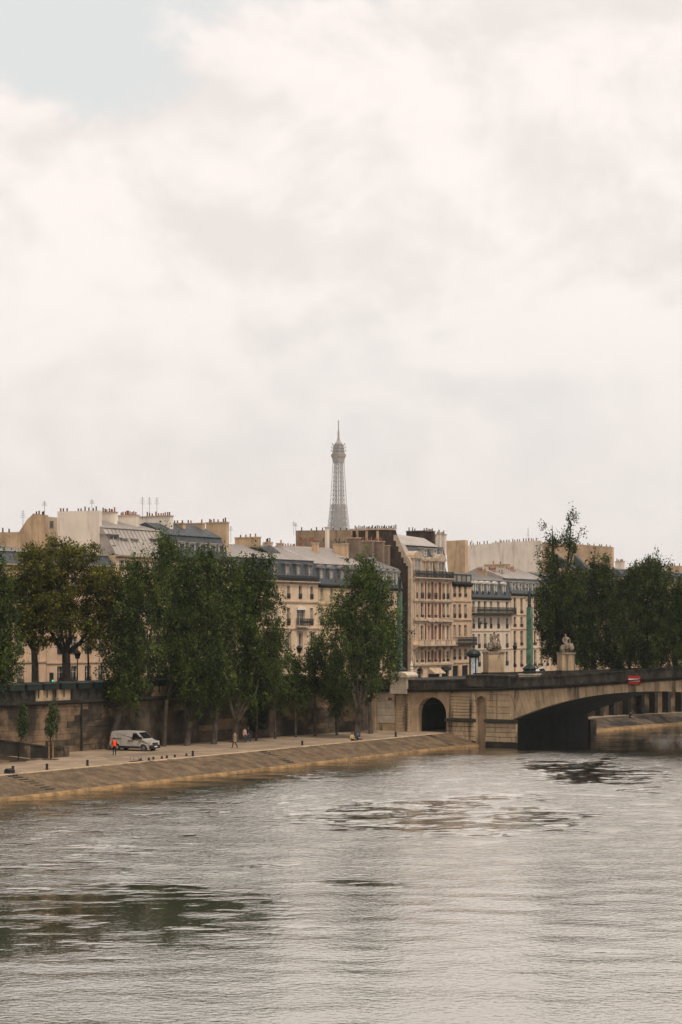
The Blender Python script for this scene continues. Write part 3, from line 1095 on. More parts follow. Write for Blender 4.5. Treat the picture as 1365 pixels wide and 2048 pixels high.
# voussoirs: radial stones of the main arch, as far as the cornice
Rr = 30.0
zc0 = arch[11][1] - Rr
dense = []
for (a, za_), (b_, zb_) in zip(arch[:-1], arch[1:]):
    for i in range(6):
        dense.append((a + (b_ - a) * i / 6, za_ + (zb_ - za_) * i / 6))
dense.append(arch[-1])
dn = np.array(dense)
nn = np.arange(ARCH0, ARCH1, -0.86)
for i in range(len(nn) - 1):
    a, b_ = nn[i] - 0.02, nn[i + 1] + 0.02
    zi = lambda q: float(np.interp(-q, -dn[:, 0], dn[:, 1]))
    zt = lambda q: ztop(q) - 1.47

    def topn(q):
        dx, dz = q - nc, zi(q) - zc0
        for _ in range(3):
            k_ = (zt(q + 0) - zi(q)) / dz
            return q + dx * k_ * 0.55
    ta, tb = topn(a), topn(b_)
    mid = (a + b_) / 2
    m = MB()
    v = 0.10 + random.uniform(-0.012, 0.012)
    P1, P2, P3, P4 = (a, zi(a)), (b_, zi(b_)), (tb, zt(tb)), (ta, zt(ta))
    m.prism_x([P1, P2, P3, P4], -v, 0.02)
    m.build('voussoir', bridgestone, brg)

# no-entry board for boats
sg = thing('navigation_sign', 'red board with white bar fixed to the bridge parapet', 'sign', Q(SB - 0.24, n_px(1272, SB), 0))
n_c = n_px(1272, SB)
hw = (n_px(1260, SB) - n_px(1284, SB)) / 2
z1, z0 = z_py(1352, SB, n_c), z_py(1368.5, SB, n_c)
MB().box(-0.14, -0.04, -hw, hw, z0, z1).build('board', redpaint, sg)
MB().box(-0.16, -0.145, -hw + 0.06, hw - 0.06, z0 + 0.34 * (z1 - z0), z0 + 0.66 * (z1 - z0)).build('white_bar', whitepaint, sg)
for y in (-hw * 0.6, hw * 0.6):
    MB().box(-0.038, 0.15, y - 0.04, y + 0.04, z0 - 0.1, z1).build('bracket', iron, sg)

# small plate on the abutment
pl = thing('street_plate', 'small dark red plate on the pale abutment wall', 'sign', Q(SB, n_px(781, SB), z_py(1398, SB, n_px(781, SB))))
MB().box(-0.09, -0.055, -0.26, 0.26, -0.14, 0.14).build('plate', M('plate_red', (0.14, 0.05, 0.04), 0.5, 0.1), pl)
MB().box(-0.095, -0.0905, -0.20, 0.20, -0.03, 0.03).build('plate_band', M('plate_text', (0.3, 0.2, 0.17), 0.6, 0.1), pl)

# corner pillar of the quay parapet
cp = thing('parapet_pillar', 'big pale rounded stone pillar where the quay parapet meets the bridge', 'pillar', Q(SB + 0.45, n_px(802, SB), 6.1))
MB().box(-1.1, 1.1, -1.12, 1.12, -0.2, 1.75).build('shaft', lightstone, cp)
MB().prism_x([(-1.35, 1.753), (1.35, 1.753), (1.38, 2.0), (1.15, 2.25), (0.6, 2.38), (-0.6, 2.38), (-1.15, 2.25), (-1.38, 2.0)], -1.3, 1.3).build('cap', lightstone, cp)

# ------------------------------------------------------------------ the quay beyond the bridge
FS = [98.9 + 3.0 * i for i in range(50)]
fw = lambda s: lerp_tab(FAR, s)
off1 = lambda s: lerp_tab([(98, 4.5), (146, 2.2), (300, 2.2)], s)
off2 = lambda s: lerp_tab([(98, 5.0), (146, 2.6), (300, 2.6)], s)
strip('far_quay_paving', paving, [(s, [(fw(s) + 3.0, QZ), (fw(s) - off1(s), QZ)]) for s in FS], 'narrow quay beyond the bridge')
strip('far_sloping_bank', quaydark, [(s, [(fw(s) - off1(s) + 0.02, QZ + 0.03), (fw(s) - off1(s) - off2(s) * 0.88, 0.28)]) for s in FS], 'sloping bank beyond the bridge')  # darker stone puts the clouds' shade into the bank's colour
strip('far_waterline_ledge', algae, [(s, [(fw(s) - off1(s) - off2(s) * 0.86, 0.30), (fw(s) - off1(s) - off2(s) * 1.06, 0.2), (fw(s) - off1(s) - off2(s) * 1.3, -0.4)]) for s in FS], 'ochre waterline beyond the bridge')
fwall = thing('far_quay_wall', 'quay wall with a row of dark pillars seen under the bridge arch', 'wall', (0, 0, 0), 0)
m = MB()
cap = MB()
for sA, sB in zip(FS[:-1], FS[1:]):
    a, b_ = fw(sA) + 0.45, fw(sB) + 0.45
    m.quad(Q(sA, a, QZ - 0.1), Q(sB, b_, QZ - 0.1), Q(sB, b_, 6.2), Q(sA, a, 6.2))
    for (o1, z1_, o2, z2_) in ((-0.95, 5.75, -0.95, 7.9), (-0.95, 5.75, 0.3, 5.75), (-0.95, 7.9, -0.4, 7.9), (-0.4, 7.9, -0.4, 6.0)):
        cap.quad(Q(sA, a + o1, z1_), Q(sB, b_ + o1, z1_), Q(sB, b_ + o2, z2_), Q(sA, a + o2, z2_))
m.build('wall', quaystone, fwall)
cap.build('parapet', sootstone, fwall)
pillar_me = MB().box(-0.38, 0.38, -0.45, 0.45, 0, 4.35).mesh('pillar', sootstone)
s = 106.0
while s < 190:
    put('pillar', pillar_me, fwall, Q(s, fw(s) - 0.1, QZ - 0.02), ANG - 0.2)
    s += 3.05
MB().box(-0.9, 0.9, -1.0, 1.2, 0, 2.9).build('end_block', quaydark, fwall, Q(100.2, -7.4, -0.6)).rotation_euler = (0, 0, ANG)

# ================================================================== HOUSES
class House:
    def __init__(self, name, label, px0, px1, pyc, mat, depth=12.0, n=NF, cat='building', group=None, pxc=None):
        self.s0, self.s1, self.n = s_px(px0, n), s_px(px1, n), n
        self.w = self.s1 - self.s0
        self.root = thing(name, label, cat, Q(self.s0, n, ST), group=group)
        self.mat, self.depth = mat, depth
        pc = pxc if pxc is not None else (px0 + px1) / 2
        self.zc = self.z(pyc, pc)
        self.op = []
        self.px0, self.px1 = px0, px1

    def x(self, px):
        return s_px(px, self.n) - self.s0

    def z(self, py, px):
        return z_py(py, s_px(px, self.n), self.n) - ST

    def row(self, cols, pyt, pyb, ref, w, style=None, **kw):
        """a row of windows: picture columns, top and bottom rows read at column ref"""
        z1, z0 = self.z(pyt, ref), self.z(pyb, ref)
        for c in cols:
            ww = w
            if isinstance(c, tuple):
                c, ww = c
            x = self.x(c)
            if x - ww / 2 < 0.1 or x + ww / 2 > self.w - 0.1:
                continue
            self.op.append((x - ww / 2, x + ww / 2, z0, z1))
            k = dict(kw)
            if k.get('pane') is None:
                k['pane'] = curtain if random.random() < k.pop('pale', 0.25) else glass
            else:
                k.pop('pale', None)
            window(self.root, x, z0, ww, z1 - z0, **k)

    def grid(self, step, zlist, w, h, **kw):
        k = max(1, int((self.w - 1.0) / step))
        off = (self.w - (k - 1) * step) / 2
        for z0 in zlist:
            for i in range(k):
                x = off + i * step
                self.op.append((x - w / 2, x + w / 2, z0, z0 + h))
                kk = dict(kw)
                kk['pane'] = curtain if random.random() < kk.pop('pale', 0.2) else glass
                window(self.root, x, z0, w, h, **kk)

    def wall(self, openings_extra=()):
        m = MB()
        facade(m, 0, self.w, 0, self.zc, self.op + list(openings_extra))
        d = self.depth
        m.quad((0, 0, 0), (0, d, 0), (0, d, self.zc), (0, 0, self.zc))
        m.quad((self.w, 0, 0), (self.w, d, 0), (self.w, d, self.zc), (self.w, 0, self.zc))
        m.quad((0, d, 0), (self.w, d, 0), (self.w, d, self.zc), (0, d, self.zc))
        o = m.build('wall', self.mat, self.root)
        # dark rooms behind the glass
        MB().box(0.15, self.w - 0.15, 0.55, 0.7, 0.05, self.zc - 0.1).build('inner_wall', brown, self.root)
        return o

    def cornice(self, h=0.35, proj=0.4, mat=None):
        m = MB()
        m.prism_x([(-0.002, self.zc - h), (-proj * 0.5, self.zc - h * 0.6), (-proj, self.zc - h * 0.3), (-proj, self.zc + 0.02), (-0.002, self.zc + 0.02)], 0.004, self.w - 0.004)
        return m.build('cornice', mat or trim, self.root)

    def string(self, py, ref, h=0.16, proj=0.12, mat=None):
        z = self.z(py, ref)
        return band(self.root, 'string_course', 0.004, self.w - 0.004, z - h / 2, z + h / 2, proj, mat or trim)

    def roof(self, h1, y1, h2, y2, m1, m2, over=0.15, gable=None, seams=True, x0=0.0, x1=None):
        """mansard: steep lower slope, shallow upper slope, back slope"""
        x1 = self.w if x1 is None else x1
        z0 = self.zc + 0.03
        d = self.depth
        a, b_, c = (0.0 - over, z0), (y1, z0 + h1), (y2, z0 + h2)
        lo = MB()
        lo.prism_x([(a[0] + 0.12, z0), (a[0], z0 + 0.04), (b_[0], b_[1]), (b_[0] + 0.3, b_[1] - 0.02), (y1 + 0.3, z0)], x0, x1)
        lo.build('lower_roof', m1, self.root)
        up = MB()
        up.prism_x([(b_[0] - 0.14, b_[1] + 0.012), (b_[0] - 0.14, b_[1] + 0.10), (c[0], c[1] + 0.08), (d, b_[1] - 0.5), (d, z0), (y1 + 0.32, z0), (y1 + 0.32, b_[1] + 0.012)], x0, x1)
        u = up.build('upper_roof', m2, self.root)
        if seams:
            zinc_seams(self.root, 'roof_seams', x0, x1, b_[0] - 0.1, b_[1] + 0.1, c[0], c[1] + 0.1)
        return z0

    def dormers(self, cols, pyt, pyb, ref, w, yf, mat, roof='gable', depth=1.6, **kw):
        z1, z0 = self.z(pyt, ref), self.z(pyb, ref)
        for c in cols:
            ww = w
            if isinstance(c, tuple):
                c, ww = c
            dormer(self.root, self.x(c), z0, ww, z1 - z0, yf, depth, mat, roof, **kw)


def dormer(root, xc, z0, w, h, yf, depth, mat, roof='gable', pane=None, fr=None, cap=None, rail=0.0):
    w, h = round(w, 2), round(h, 2)
    cap = cap or mat

    def mk():
        m = MB()
        b = min(0.16, w * 0.16)
        m.box(-w / 2, -w / 2 + b, 0, depth, 0, h)
        m.box(w / 2 - b, w / 2, 0, depth, 0, h)
        m.box(-w / 2 + b, w / 2 - b, 0, depth, h - b, h)
        m.box(-w / 2 + b, w / 2 - b, 0, depth, 0, 0.07)
        return m.mesh('dormer', mat)

    def mk_roof():
        m = MB()
        e = 0.12
        if roof == 'gable':
            m.prism_y([(-w / 2 - e, h + 0.004), (w / 2 + e, h + 0.004), (w / 2 + e, h + 0.08), (0, h + 0.10 + w * 0.28), (-w / 2 - e, h + 0.08)], -e, depth)
        elif roof == 'arc':
            pts = [(-w / 2 - e, h + 0.004), (w / 2 + e, h + 0.004), (w / 2 + e, h + 0.10)]
            for i in range(1, 8):
                a = math.pi * i / 8
                pts.append(((w / 2 + e) * math.cos(a), h + 0.10 + w * (0.46 if cap is trim else 0.36) * math.sin(a)))
            pts.append((-w / 2 - e, h + 0.10))
            m.prism_y(pts, -e, depth)
        else:
            m.prism_x([(-e, h + 0.004), (-e, h + 0.09), (depth + 0.6, h + 0.35), (depth + 0.6, h + 0.004)], -w / 2 - e, w / 2 + e)
        return m.mesh('dormer_roof', cap)
    o = put('dormer', cached(('dm', w, h, depth, mat.name), mk), root, (xc, yf, z0))
    put('dormer_roof', cached(('dr', w, h, depth, roof, cap.name), mk_roof), o)
    pane = pane or glass
    fr = fr or frame
    ww, hh = w - 0.3, h - 0.22

    def mk_f():
        m = MB()
        b = 0.07
        m.box(-ww / 2, -ww / 2 + b, 0, 0.06, 0, hh)
        m.box(ww / 2 - b, ww / 2, 0, 0.06, 0, hh)
        m.box(-ww / 2 + b, ww / 2 - b, 0, 0.06, 0, b)
        m.box(-ww / 2 + b, ww / 2 - b, 0, 0.06, hh - b, hh)
        m.box(-0.045, 0.045, 0.003, 0.055, b, hh - b)
        m.box(-ww / 2 + b, ww / 2 - b, 0.006, 0.05, hh * 0.5 - 0.03, hh * 0.5 + 0.03)
        return m.mesh('window_frame', fr)
    put('window_frame', cached(('df', w, h, fr.name), mk_f), o, (0, 0.10, 0.08))
    put('pane', cached(('dp', w, h, pane.name), lambda: MB().box(-ww / 2 + 0.01, ww / 2 - 0.01, 0.03, 0.045, 0.01, hh - 0.01).mesh('pane', pane)), o, (0, 0.10, 0.08))
    if rail:
        def mk_r():
            m = MB()
            m.box(-ww / 2, ww / 2, -0.02, 0.02, rail - 0.05, rail)
            for i in range(7):
                x = -ww / 2 + ww * i / 6
                m.box(x - 0.016, x + 0.016, -0.016, 0.016, 0, rail - 0.05)
            m.box(-ww / 2, ww / 2, -0.008, 0.008, rail * 0.2, rail * 0.7)
            return m.mesh('railing', iron)
        put('railing', cached(('drr', w, rail), mk_r), o, (0, -0.06, 0.05))
    return o


def party(H, name, poly, pxf, nf, mat, thick=0.5, proud=0.0):
    """a wall at right angles to the house fronts; poly in picture columns and rows, in the plane through column pxf at depth nf"""
    s = s_px(pxf, nf)
    x = s - H.s0
    pts = []
    for px, py in poly:
        n = n_px(px, s)
        pts.append((n - NF, z_py(py, s, n) - ST))
    return MB().prism_x(pts, x - proud, x - proud + thick).build(name, mat, H.root)


def pots_along(H, wall, pxa, pya, pxb, pyb, pxf, nf, count, thick=0.5, cols=None):
    s = s_px(pxf, nf)
    for i in range(count):
        f = (i + 0.5 + random.uniform(-0.35, 0.35)) / count
        px, py = pxa + (pxb - pxa) * f, pya + (pyb - pya) * f
        n = n_px(px, s)
        put('chimney_pot', pot_mesh(random.choice(cols or [potmat, potdark, potdark]), random.randrange(3)), wall,
            (s - H.s0 + thick / 2, n - NF, z_py(py, s, n) - ST - 0.03))


# ---- far left: tan house mostly behind the plane trees
H = House('tan_corner_house', 'tan house with stepped gable wall at the left edge, behind the plane trees', -75, 92, 1128, peach, pxc=30)
H.grid(2.5, [1.1, 4.6, 8.2, 11.6], 1.15, 2.1, rail=0.8)
H.wall()
H.cornice()
H.string(1325, 30)
H.roof(1.4, 0.9, 2.2, 6, slate, zinc)
w_ = party(H, 'gable_wall', [(-60, 1130), (91, 1130), (91, 1030), (66, 1027), (63, 1031), (54, 1039), (38, 1064), (-60, 1066)], 91, NF + 3, tan)
pots_along(H, w_, 68, 1028, 89, 1029, 91, NF + 3, 4)
pots_along(H, w_, -40, 1065, 30, 1064, 91, NF + 3, 3)
aerial(H.root, H.s0, 46, 1058, 2.2, NF + 6)
aerial(H.root, H.s0, 89, 1026, 1.4, NF + 4)

H = House('gable_house', 'house with the big blank white gable wall rising above the plane trees', 93, 229, 1130, peach, pxc=170)
H.grid(2.5, [1.1, 4.6, 8.2, 11.6], 1.15, 2.1, rail=0.8)
H.wall()
H.cornice()
H.string(1325, 170)
H.roof(1.2, 1.0, 1.7, 6, slate, zinc)
w_ = party(H, 'narrow_gable', [(91.5, 1110), (114, 1110), (114, 1035), (92, 1033)], 114, NF + 3.4, pale)
o_ = party(H, 'gable_window', [(100, 1056), (107, 1056), (107, 1042), (100, 1042)], 114, NF + 3.4, framedk, 0.1, 0.04)
w2 = party(H, 'white_gable_wall', [(115, 1120), (198.5, 1120), (198.5, 1021), (115, 1023)], 198.5, NF + 2.3, plaster)
pots_along(H, w2, 116, 1023, 134, 1023, 198.5, NF + 2.3, 3, cols=[potdark])
pots_along(H, w2, 150, 1022, 196, 1021, 198.5, NF + 2.3, 6, cols=[potdark, lead])
aerial(H.root, H.s0, 184, 1020, 1.3, NF + 5)
w3 = party(H, 'low_gable', [(168, 1135), (224, 1135), (224, 1093), (172, 1095)], 224, NF + 0.6, tan)
pots_along(H, w3, 173, 1095, 200, 1094, 224, NF + 0.6, 5, cols=[potmat])
MB().box(s_px(224, NF + 0.6) - H.s0 - 0.08, s_px(224, NF + 0.6) - H.s0 + 0.6, 0.5, 5.2, z_py(1093, s_px(224, NF + .6), NF + .6) - ST + 0.05, z_py(1093, s_px(224, NF + .6), NF + .6) - ST + 0.16).build('coping', redbrick, H.root)

# ---- house with light zinc roofs
H = House('zinc_roof_house', 'house with pale zinc mansard roof and white chimney walls, left of the slate roofs', 230, 343, 1113, cream)
H.row([244, 256, 268, 281, 294, 308, 322], 1121, 1141, 256, 0.95, rail=0.6)
for zz in (1.1, 4.7, 8.0):
    H.grid(2.4, [zz], 1.1, 2.1, rail=0.8)
H.wall()
H.cornice()
H.roof(3.3, 1.9, 4.6, 7.0, zinc, zinc)
zinc_seams(H.root, 'mansard_seams', 0.0, H.w, -0.1, H.zc + 0.1, 1.85, H.zc + 3.35)
H.dormers([(240, 1.9)], 1069, 1091, 240, 1.9, 0.9, zincdk, 'flat', depth=2.2, cap=zinc)
H.dormers([261, 282], 1077, 1093, 261, 1.15, 0.85, zinc, 'flat', depth=1.8)
H.dormers([(326, 2.1)], 1078, 1096, 320, 1.9, 0.9, zincdk, 'flat', depth=2.2, cap=zinc)
for a in [(200, 229, 1026, 1060, NF + 4.4, 8), (236, 273, 1032, 1078, NF + 3.6, 9), (275, 341, 1034, 1082, NF + 2.6, 14)]:
    st_ = stack(H.root, H.s0, a[0], a[1], a[2], 1100, a[4], plaster, a[5])
for a in (285, 299, 314):
    aerial(H.root, H.s0, a, 1030, 2.3, NF + 6)

# ---- house with dark slate roof and tan chimney walls
H = House('slate_roof_house', 'house with black slate roof, white dormers and cracked tan chimney walls', 344, 455, 1116, cream)
H.row([349, 367, 387, 404, 423, 441], 1123, 1143, 404, 0.95, rail=0.6)
for zz in (1.1, 4.7, 8.0):
    H.grid(2.4, [zz], 1.1, 2.1, rail=0.8)
H.wall()
H.cornice(0.5, 0.5, sootstone)
H.roof(2.7, 1.0, 4.3, 4.2, slate, slate, seams=False)
H.dormers([349, 368, 388, 410, 430, 447], 1086, 1107, 388, 1.35, 0.25, frame, 'flat', depth=1.7, cap=zinc, pane=glass, fr=framedk)
for a in [(343, 366, 1048, 1080, NF + 3.0, 4), (369, 405, 1048, 1083, NF + 3.0, 6), (412, 453, 1046, 1090, NF + 2.6, 8)]:
    stack(H.root, H.s0, a[0], a[1], a[2], 1112, a[4], tan, a[5], potcol=[potdark, potdark, potmat])

# ---- cream house with tall slate mansard
H = House('slate_mansard_house', 'cream house with tall dark mansard storey and grey zinc roof between two big trees', 456, 636.5, 1163, cream, pxc=600)
cols = [463, 486, 509, 531, 554, 577.5, 600.8, 623.7]
H.row(cols, 1172, 1198, 600, 0.78, rail=0.75, pale=0.5)
H.row([c for c in cols if c != 600.8], 1216, 1251, 600, 0.82, rail=0.95, pale=0.4)
H.row([(602, 2.0)], 1217, 1251, 600, 2.0, pane=curtain, rail=0.0)
H.row(cols, 1266, 1303, 600, 0.95, surround=True, pale=0.1)
H.row([470, 500, 530, 560, 590, 620], 1318, 1343, 600, 1.6, pale=0.0, fr=framedk)
H.wall()
H.cornice(0.4, 0.45)
for y in (1204, 1257, 1311):
    H.string(y, 600, 0.2, 0.16)
zb = H.z(1251, 602)
bal = MB().box(H.x(602) - 1.35, H.x(602) + 1.35, -0.75, -0.004, zb - 0.28, zb - 0.05).build('balcony', trim, H.root)
railing(bal, 'railing', H.x(602) - 1.3, H.x(602) + 1.3, zb - 0.05, zb + 0.95, -0.7, 0.14, 0.6)
MB().box(H.x(602) - 1.05, H.x(602) + 1.05, -0.25, -0.01, H.z(1220, 602), H.z(1215, 602)).build('awning_box', whitepaint, H.root)
H.roof(2.9, 0.75, 4.9, 6.5, slate, zinc)
H.dormers([461, 477, 502, 528, 551, 575.5, 598, 621], 1129, 1158, 598, 1.12, 0.0, zincdk, 'flat', depth=1.2, cap=zincdk, pane=curtain)
railing(H.root, 'gutter_railing', 0.2, H.w - 0.2, H.zc + 0.05, H.zc + 0.75, -0.30, 0.22)
stack(H.root, H.s0, 470, 517, 1076, 1103, NF + 4.0, tan, 4)
stack(H.root, H.s0, 527, 541, 1086, 1098, NF + 6.0, tan, 3, potcol=[potdark])
stack(H.root, H.s0, 553, 563, 1088, 1098, NF + 6.5, tan, 2)
w_ = party(H, 'pale_back_wall', [(566, 1135), (628, 1135), (628, 1094), (566, 1092)], 628, NF + 5.2, plaster)
pots_along(H, w_, 563, 1092, 606, 1092, 628, NF + 5.2, 9, cols=[potmat])
stack(H.root, H.s0, 624, 634, 1087, 1112, NF + 4.6, tan, 1)
MB().prism_y([(H.x(560), H.zc + 4.6), (H.x(592), H.zc + 3.3), (H.x(614), H.zc + 3.3), (H.x(596), H.zc + 4.2), (H.x(580), H.zc + 5.0)], 3.2, 5.6).build('roof_lantern', lead, H.root)
aerial(H.root, H.s0, 462, 1076, 1.6, NF + 5)

# ---- ochre house
H = House('ochre_house', 'ochre house with round-topped slate dormers half hidden by the big poplar', 637.2, 741, 1170, ochre, pxc=650)
cols = [644, 664, 684, 704, 724]
H.row(cols, 1176, 1203, 650, 0.85, pane=curtain)
H.row(cols, 1217, 1251, 650, 0.85, rail=0.9)
H.row(cols, 1266, 1296, 650, 0.95, rail=0.5)
H.row(cols, 1315, 1342, 650, 1.3, fr=framedk)
H.wall()
H.cornice(0.4, 0.4, sootstone)
for y in (1208, 1258, 1306):
    H.string(y, 650, 0.2, 0.14)
H.roof(2.9, 0.75, 5.6, 7.0, slate, zinc)
H.dormers([644.5, 664, 686, 706, 726], 1137, 1166, 650, 1.2, 0.0, zincdk, 'arc', depth=1.2, cap=zincdk, pane=curtain)
stack(H.root, H.s0, 666, 693, 1089, 1126, NF + 3.2, tan, 4, potcol=[potdark])
stack(H.root, H.s0, 694, 718, 1077, 1130, NF + 3.8, brown, 2)
H.dormers([(723, 1.4)], 1115, 1127, 723, 1.3, 2.6, frame, 'flat', depth=1.5)
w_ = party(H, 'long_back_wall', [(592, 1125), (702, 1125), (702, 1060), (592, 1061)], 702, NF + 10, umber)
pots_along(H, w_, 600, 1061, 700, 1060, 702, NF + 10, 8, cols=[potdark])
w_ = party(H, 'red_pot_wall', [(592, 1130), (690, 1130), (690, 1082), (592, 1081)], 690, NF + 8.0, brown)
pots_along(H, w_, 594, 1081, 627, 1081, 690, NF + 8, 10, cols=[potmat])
pots_along(H, w_, 640, 1081, 688, 1082, 690, NF + 8, 4, cols=[potdark])
stack(H.root, H.s0, 650.5, 655, 1056, 1085, NF + 8.5, plaster, 0)
aerial(H.root, H.s0, 588, 1063, 1.5, NF + 12)
aerial(H.root, H.s0, 592, 1063, 1.3, NF + 11)

# ---- corner house behind the big poplar
H = House('poplar_corner_house', 'ochre corner house behind the big poplar, its row of white dormers beside the green lamp', 742, 805, 1177, ochre, pxc=795)
cols = [752, 768, 784, 797]
for a, b_ in ((1184, 1210), (1224, 1254), (1270, 1300), (1314, 1342)):
    H.row(cols, a, b_, 785, 0.9, rail=0.7)
H.wall()
H.cornice(0.4, 0.4, sootstone)
H.roof(2.8, 0.7, 4.6, 6.0, slate, zincdk)
H.dormers([746, 758.5, 771, 784.5, 797], 1144, 1172, 784, 1.1, 0.0, frame, 'gable', depth=1.2, cap=zincdk)
H.dormers([(757, 1.3), (771, 1.3)], 1120, 1132, 765, 1.2, 2.0, frame, 'gable', depth=1.4, cap=zincdk)
stack(H.root, H.s0, 720, 745, 1083, 1120, NF + 5.0, brown, 5, potcol=[potmat])
stack(H.root, H.s0, 746, 766, 1084, 1120, NF + 4.0, brown, 4, potcol=[potmat])
stack(H.root, H.s0, 766, 777, 1092, 1120, NF + 3.4, brown, 0)

# ---- setback bay in the side street
H = House('side_street_house', 'narrow tan house with dark carved portal, set back left of the brick house', 806, 822, 1200, tan, n=NF + 3.0, depth=8, pxc=815)
H.wall()
MB().box(-0.3, H.w + 0.2, -0.7, -0.01, H.z(1248, 815), H.z(1236, 815)).build('portal_cornice', sootstone, H.root)
MB().prism_y([(0.1, H.z(1236, 815)), (H.w - 0.2, H.z(1236, 815)), (H.w - 0.5, H.z(1228, 815)), (H.w * 0.5, H.z(1233, 815)), (0.5, H.z(1230, 815))], -0.6, -0.1).build('portal_crest', sootstone, H.root)
MB().box(0.1, H.w - 0.1, -0.3, -0.01, H.z(1297, 815), H.z(1249, 815)).build('portal_panel', brown, H.root)
xm, zm = H.w * 0.5, H.z(1262, 815)
ring = MB()
ring.tube([(xm + 0.42 * math.cos(a * math.pi / 8), -0.34, zm + 0.62 * math.sin(a * math.pi / 8)) for a in range(17)], 0.07, 6)
ring.build('oval_frame', trim, H.root)
MB().prism_y([(xm + 0.36 * math.cos(a * math.pi / 8), zm + 0.56 * math.sin(a * math.pi / 8)) for a in range(16)], -0.33, -0.305).build('oval_glass', glass, H.root)
for dx in (-0.35, 0.35):
    MB().box(xm + dx - 0.09, xm + dx + 0.09, -0.4, -0.305, H.z(1297, 815), H.z(1272, 815)).build('portal_pilaster', trim, H.root)
MB().box(-0.6, H.w + 0.6, -1.9, -0.02, H.z(1318, 815), H.z(1298, 815)).build('shop_canopy', greenpaint, H.root)
MB().box(-0.2, H.w + 0.2, -0.5, -0.02, 0.0, H.z(1319, 815)).build('shop_front', blackplastic, H.root)

# ---- red and white ornate house
H = House('brick_house', 'ornate house of cream stone with red brick panels, pedimented dormers and steep grey roof', 826.5, 904, 1156, cream, depth=12, pxc=866)
LX = [834.5, 845, 858.5, 872, 887.8, 896.3]
wd = [0.35, 0.95, 0.95, 0.95, 0.85, 0.85]
for a, b_, rl in ((1166, 1198, 0.95), (1207, 1235, 0.4), (1251, 1282, 0.0), (1303, 1324, 0.35)):
    H.row(list(zip(LX, wd)), a, b_, 866, 0.9, rail=rl, pale=0.55, recess=0.22)
H.row([(838, 2.1)], 1336, 1357, 866, 2.1, pane=glass, fr=trim)
H.row([(868, 3.4)], 1348, 1357, 866, 3.4, pane=glass, fr=framedk)
H.row([(891, 2.2)], 1334, 1357, 866, 2.2, pane=darkglass, fr=blackplastic)
H.wall()
H.cornice(0.5, 0.55)
for y, h_, p_ in ((1161, 0.2, 0.2), (1201.5, 0.28, 0.22), (1205, 0.12, 0.12), (1240, 0.34, 0.34), (1244.5, 0.16, 0.2), (1328.5, 0.3, 0.35)):
    H.string(y, 866, h_, p_)
# brick panels between the windows
for px, w_ in ((851.6, 0.42), (865.2, 0.66), (880.2, 0.78)):
    for a, b_ in ((1164, 1199), (1206.5, 1237), (1247.5, 1279), (1300, 1325)):
        x = H.x(px)
        MB().box(x - w_ / 2, x + w_ / 2, -0.06, -0.002, H.z(b_, 866), H.z(a, 866)).build('brick_panel', redbrick, H.root)
# pilasters
for px in (829.3, 838.6, 901.5):
    x = H.x(px)
    for a, b_ in ((1164, 1199), (1206.5, 1237), (1247.5, 1279), (1300, 1325)):
        MB().box(x - 0.2, x + 0.2, -0.14, -0.002, H.z(b_, 866), H.z(a, 866)).build('pilaster', trim, H.root)
# window heads of the first floor: little pediments
for px, w_ in ((860, 1.9), (875, 1.9), (892.5, 3.0)):
    x, z_ = H.x(px), H.z(1244, 866)
    MB().prism_y([(x - w_ / 2, z_), (x + w_ / 2, z_), (x + w_ / 2, z_ + 0.14), (x, z_ + 0.62), (x - w_ / 2, z_ + 0.14)], -0.5, -0.355).build('pediment', trim, H.root)
# stone balcony
zb = H.z(1292, 866)
bal = MB().box(0.05, H.w - 0.05, -1.1, -0.004, zb, zb + 0.22).build('balcony', trim, H.root)
for i in range(6):
    x = 0.15 + (H.w - 0.3) * i / 5
    MB().prism_x([(-0.9, zb - 0.004), (-0.02, zb - 0.004), (-0.02, zb - 0.75)], x - 0.13, x + 0.13).build('bracket', trim, bal)
for i in range(7):
    x0, x1 = 0.15 + (H.w - 0.3) * i / 7, 0.15 + (H.w - 0.3) * (i + 0.72) / 7
    MB().box(x0, x1, -1.06, -0.9, zb + 0.223, zb + 0.85).build('balustrade_panel', trim if i % 2 else cream, bal)
MB().box(0.05, H.w - 0.05, -1.1, -0.86, zb + 0.853, zb + 0.97).build('handrail', trim, bal)
# top balcony with iron rail
z_ = H.zc + 0.03
railing(H.root, 'iron_railing', 0.1, H.w - 0.1, z_, z_ + 1.0, -0.45, 0.15, 0.4)
# steep roof
sR = MB()
zr = H.z(1068, 812)
sR.prism_x([(-0.0, z_), (0.55, z_ + 0.02), (1.5, z_ + 3.2), (2.6, z_ + 4.9), (5.0, z_ + 6.3), (9.0, z_ + 6.9), (12.0, z_ + 4), (12.0, z_)], 0.06, H.w - 0.05)
sR.build('steep_roof', slate, H.root)
top = MB()
top.prism_x([(2.4, z_ + 4.95), (2.5, z_ + 5.1), (4.98, z_ + 6.42), (9.0, z_ + 7.02), (9.0, z_ + 6.92), (5.0, z_ + 6.33), (2.62, z_ + 4.95)], 0.05, H.w - 0.04)
top.build('zinc_top', zinc, H.root)
zinc_seams(H.root, 'roof_seams', 0.1, H.w - 0.1, 2.5, z_ + 5.1, 8.9, z_ + 7.02, 0.8)
edge = MB()
edge.prism_x([(0.3, z_ + 0.1), (0.5, z_ + 0.0), (1.52, z_ + 3.15), (2.6, z_ + 4.85), (2.4, z_ + 5.05), (1.3, z_ + 3.3)], -0.12, 1.7)
edge.build('roof_edge', zinc, H.root)
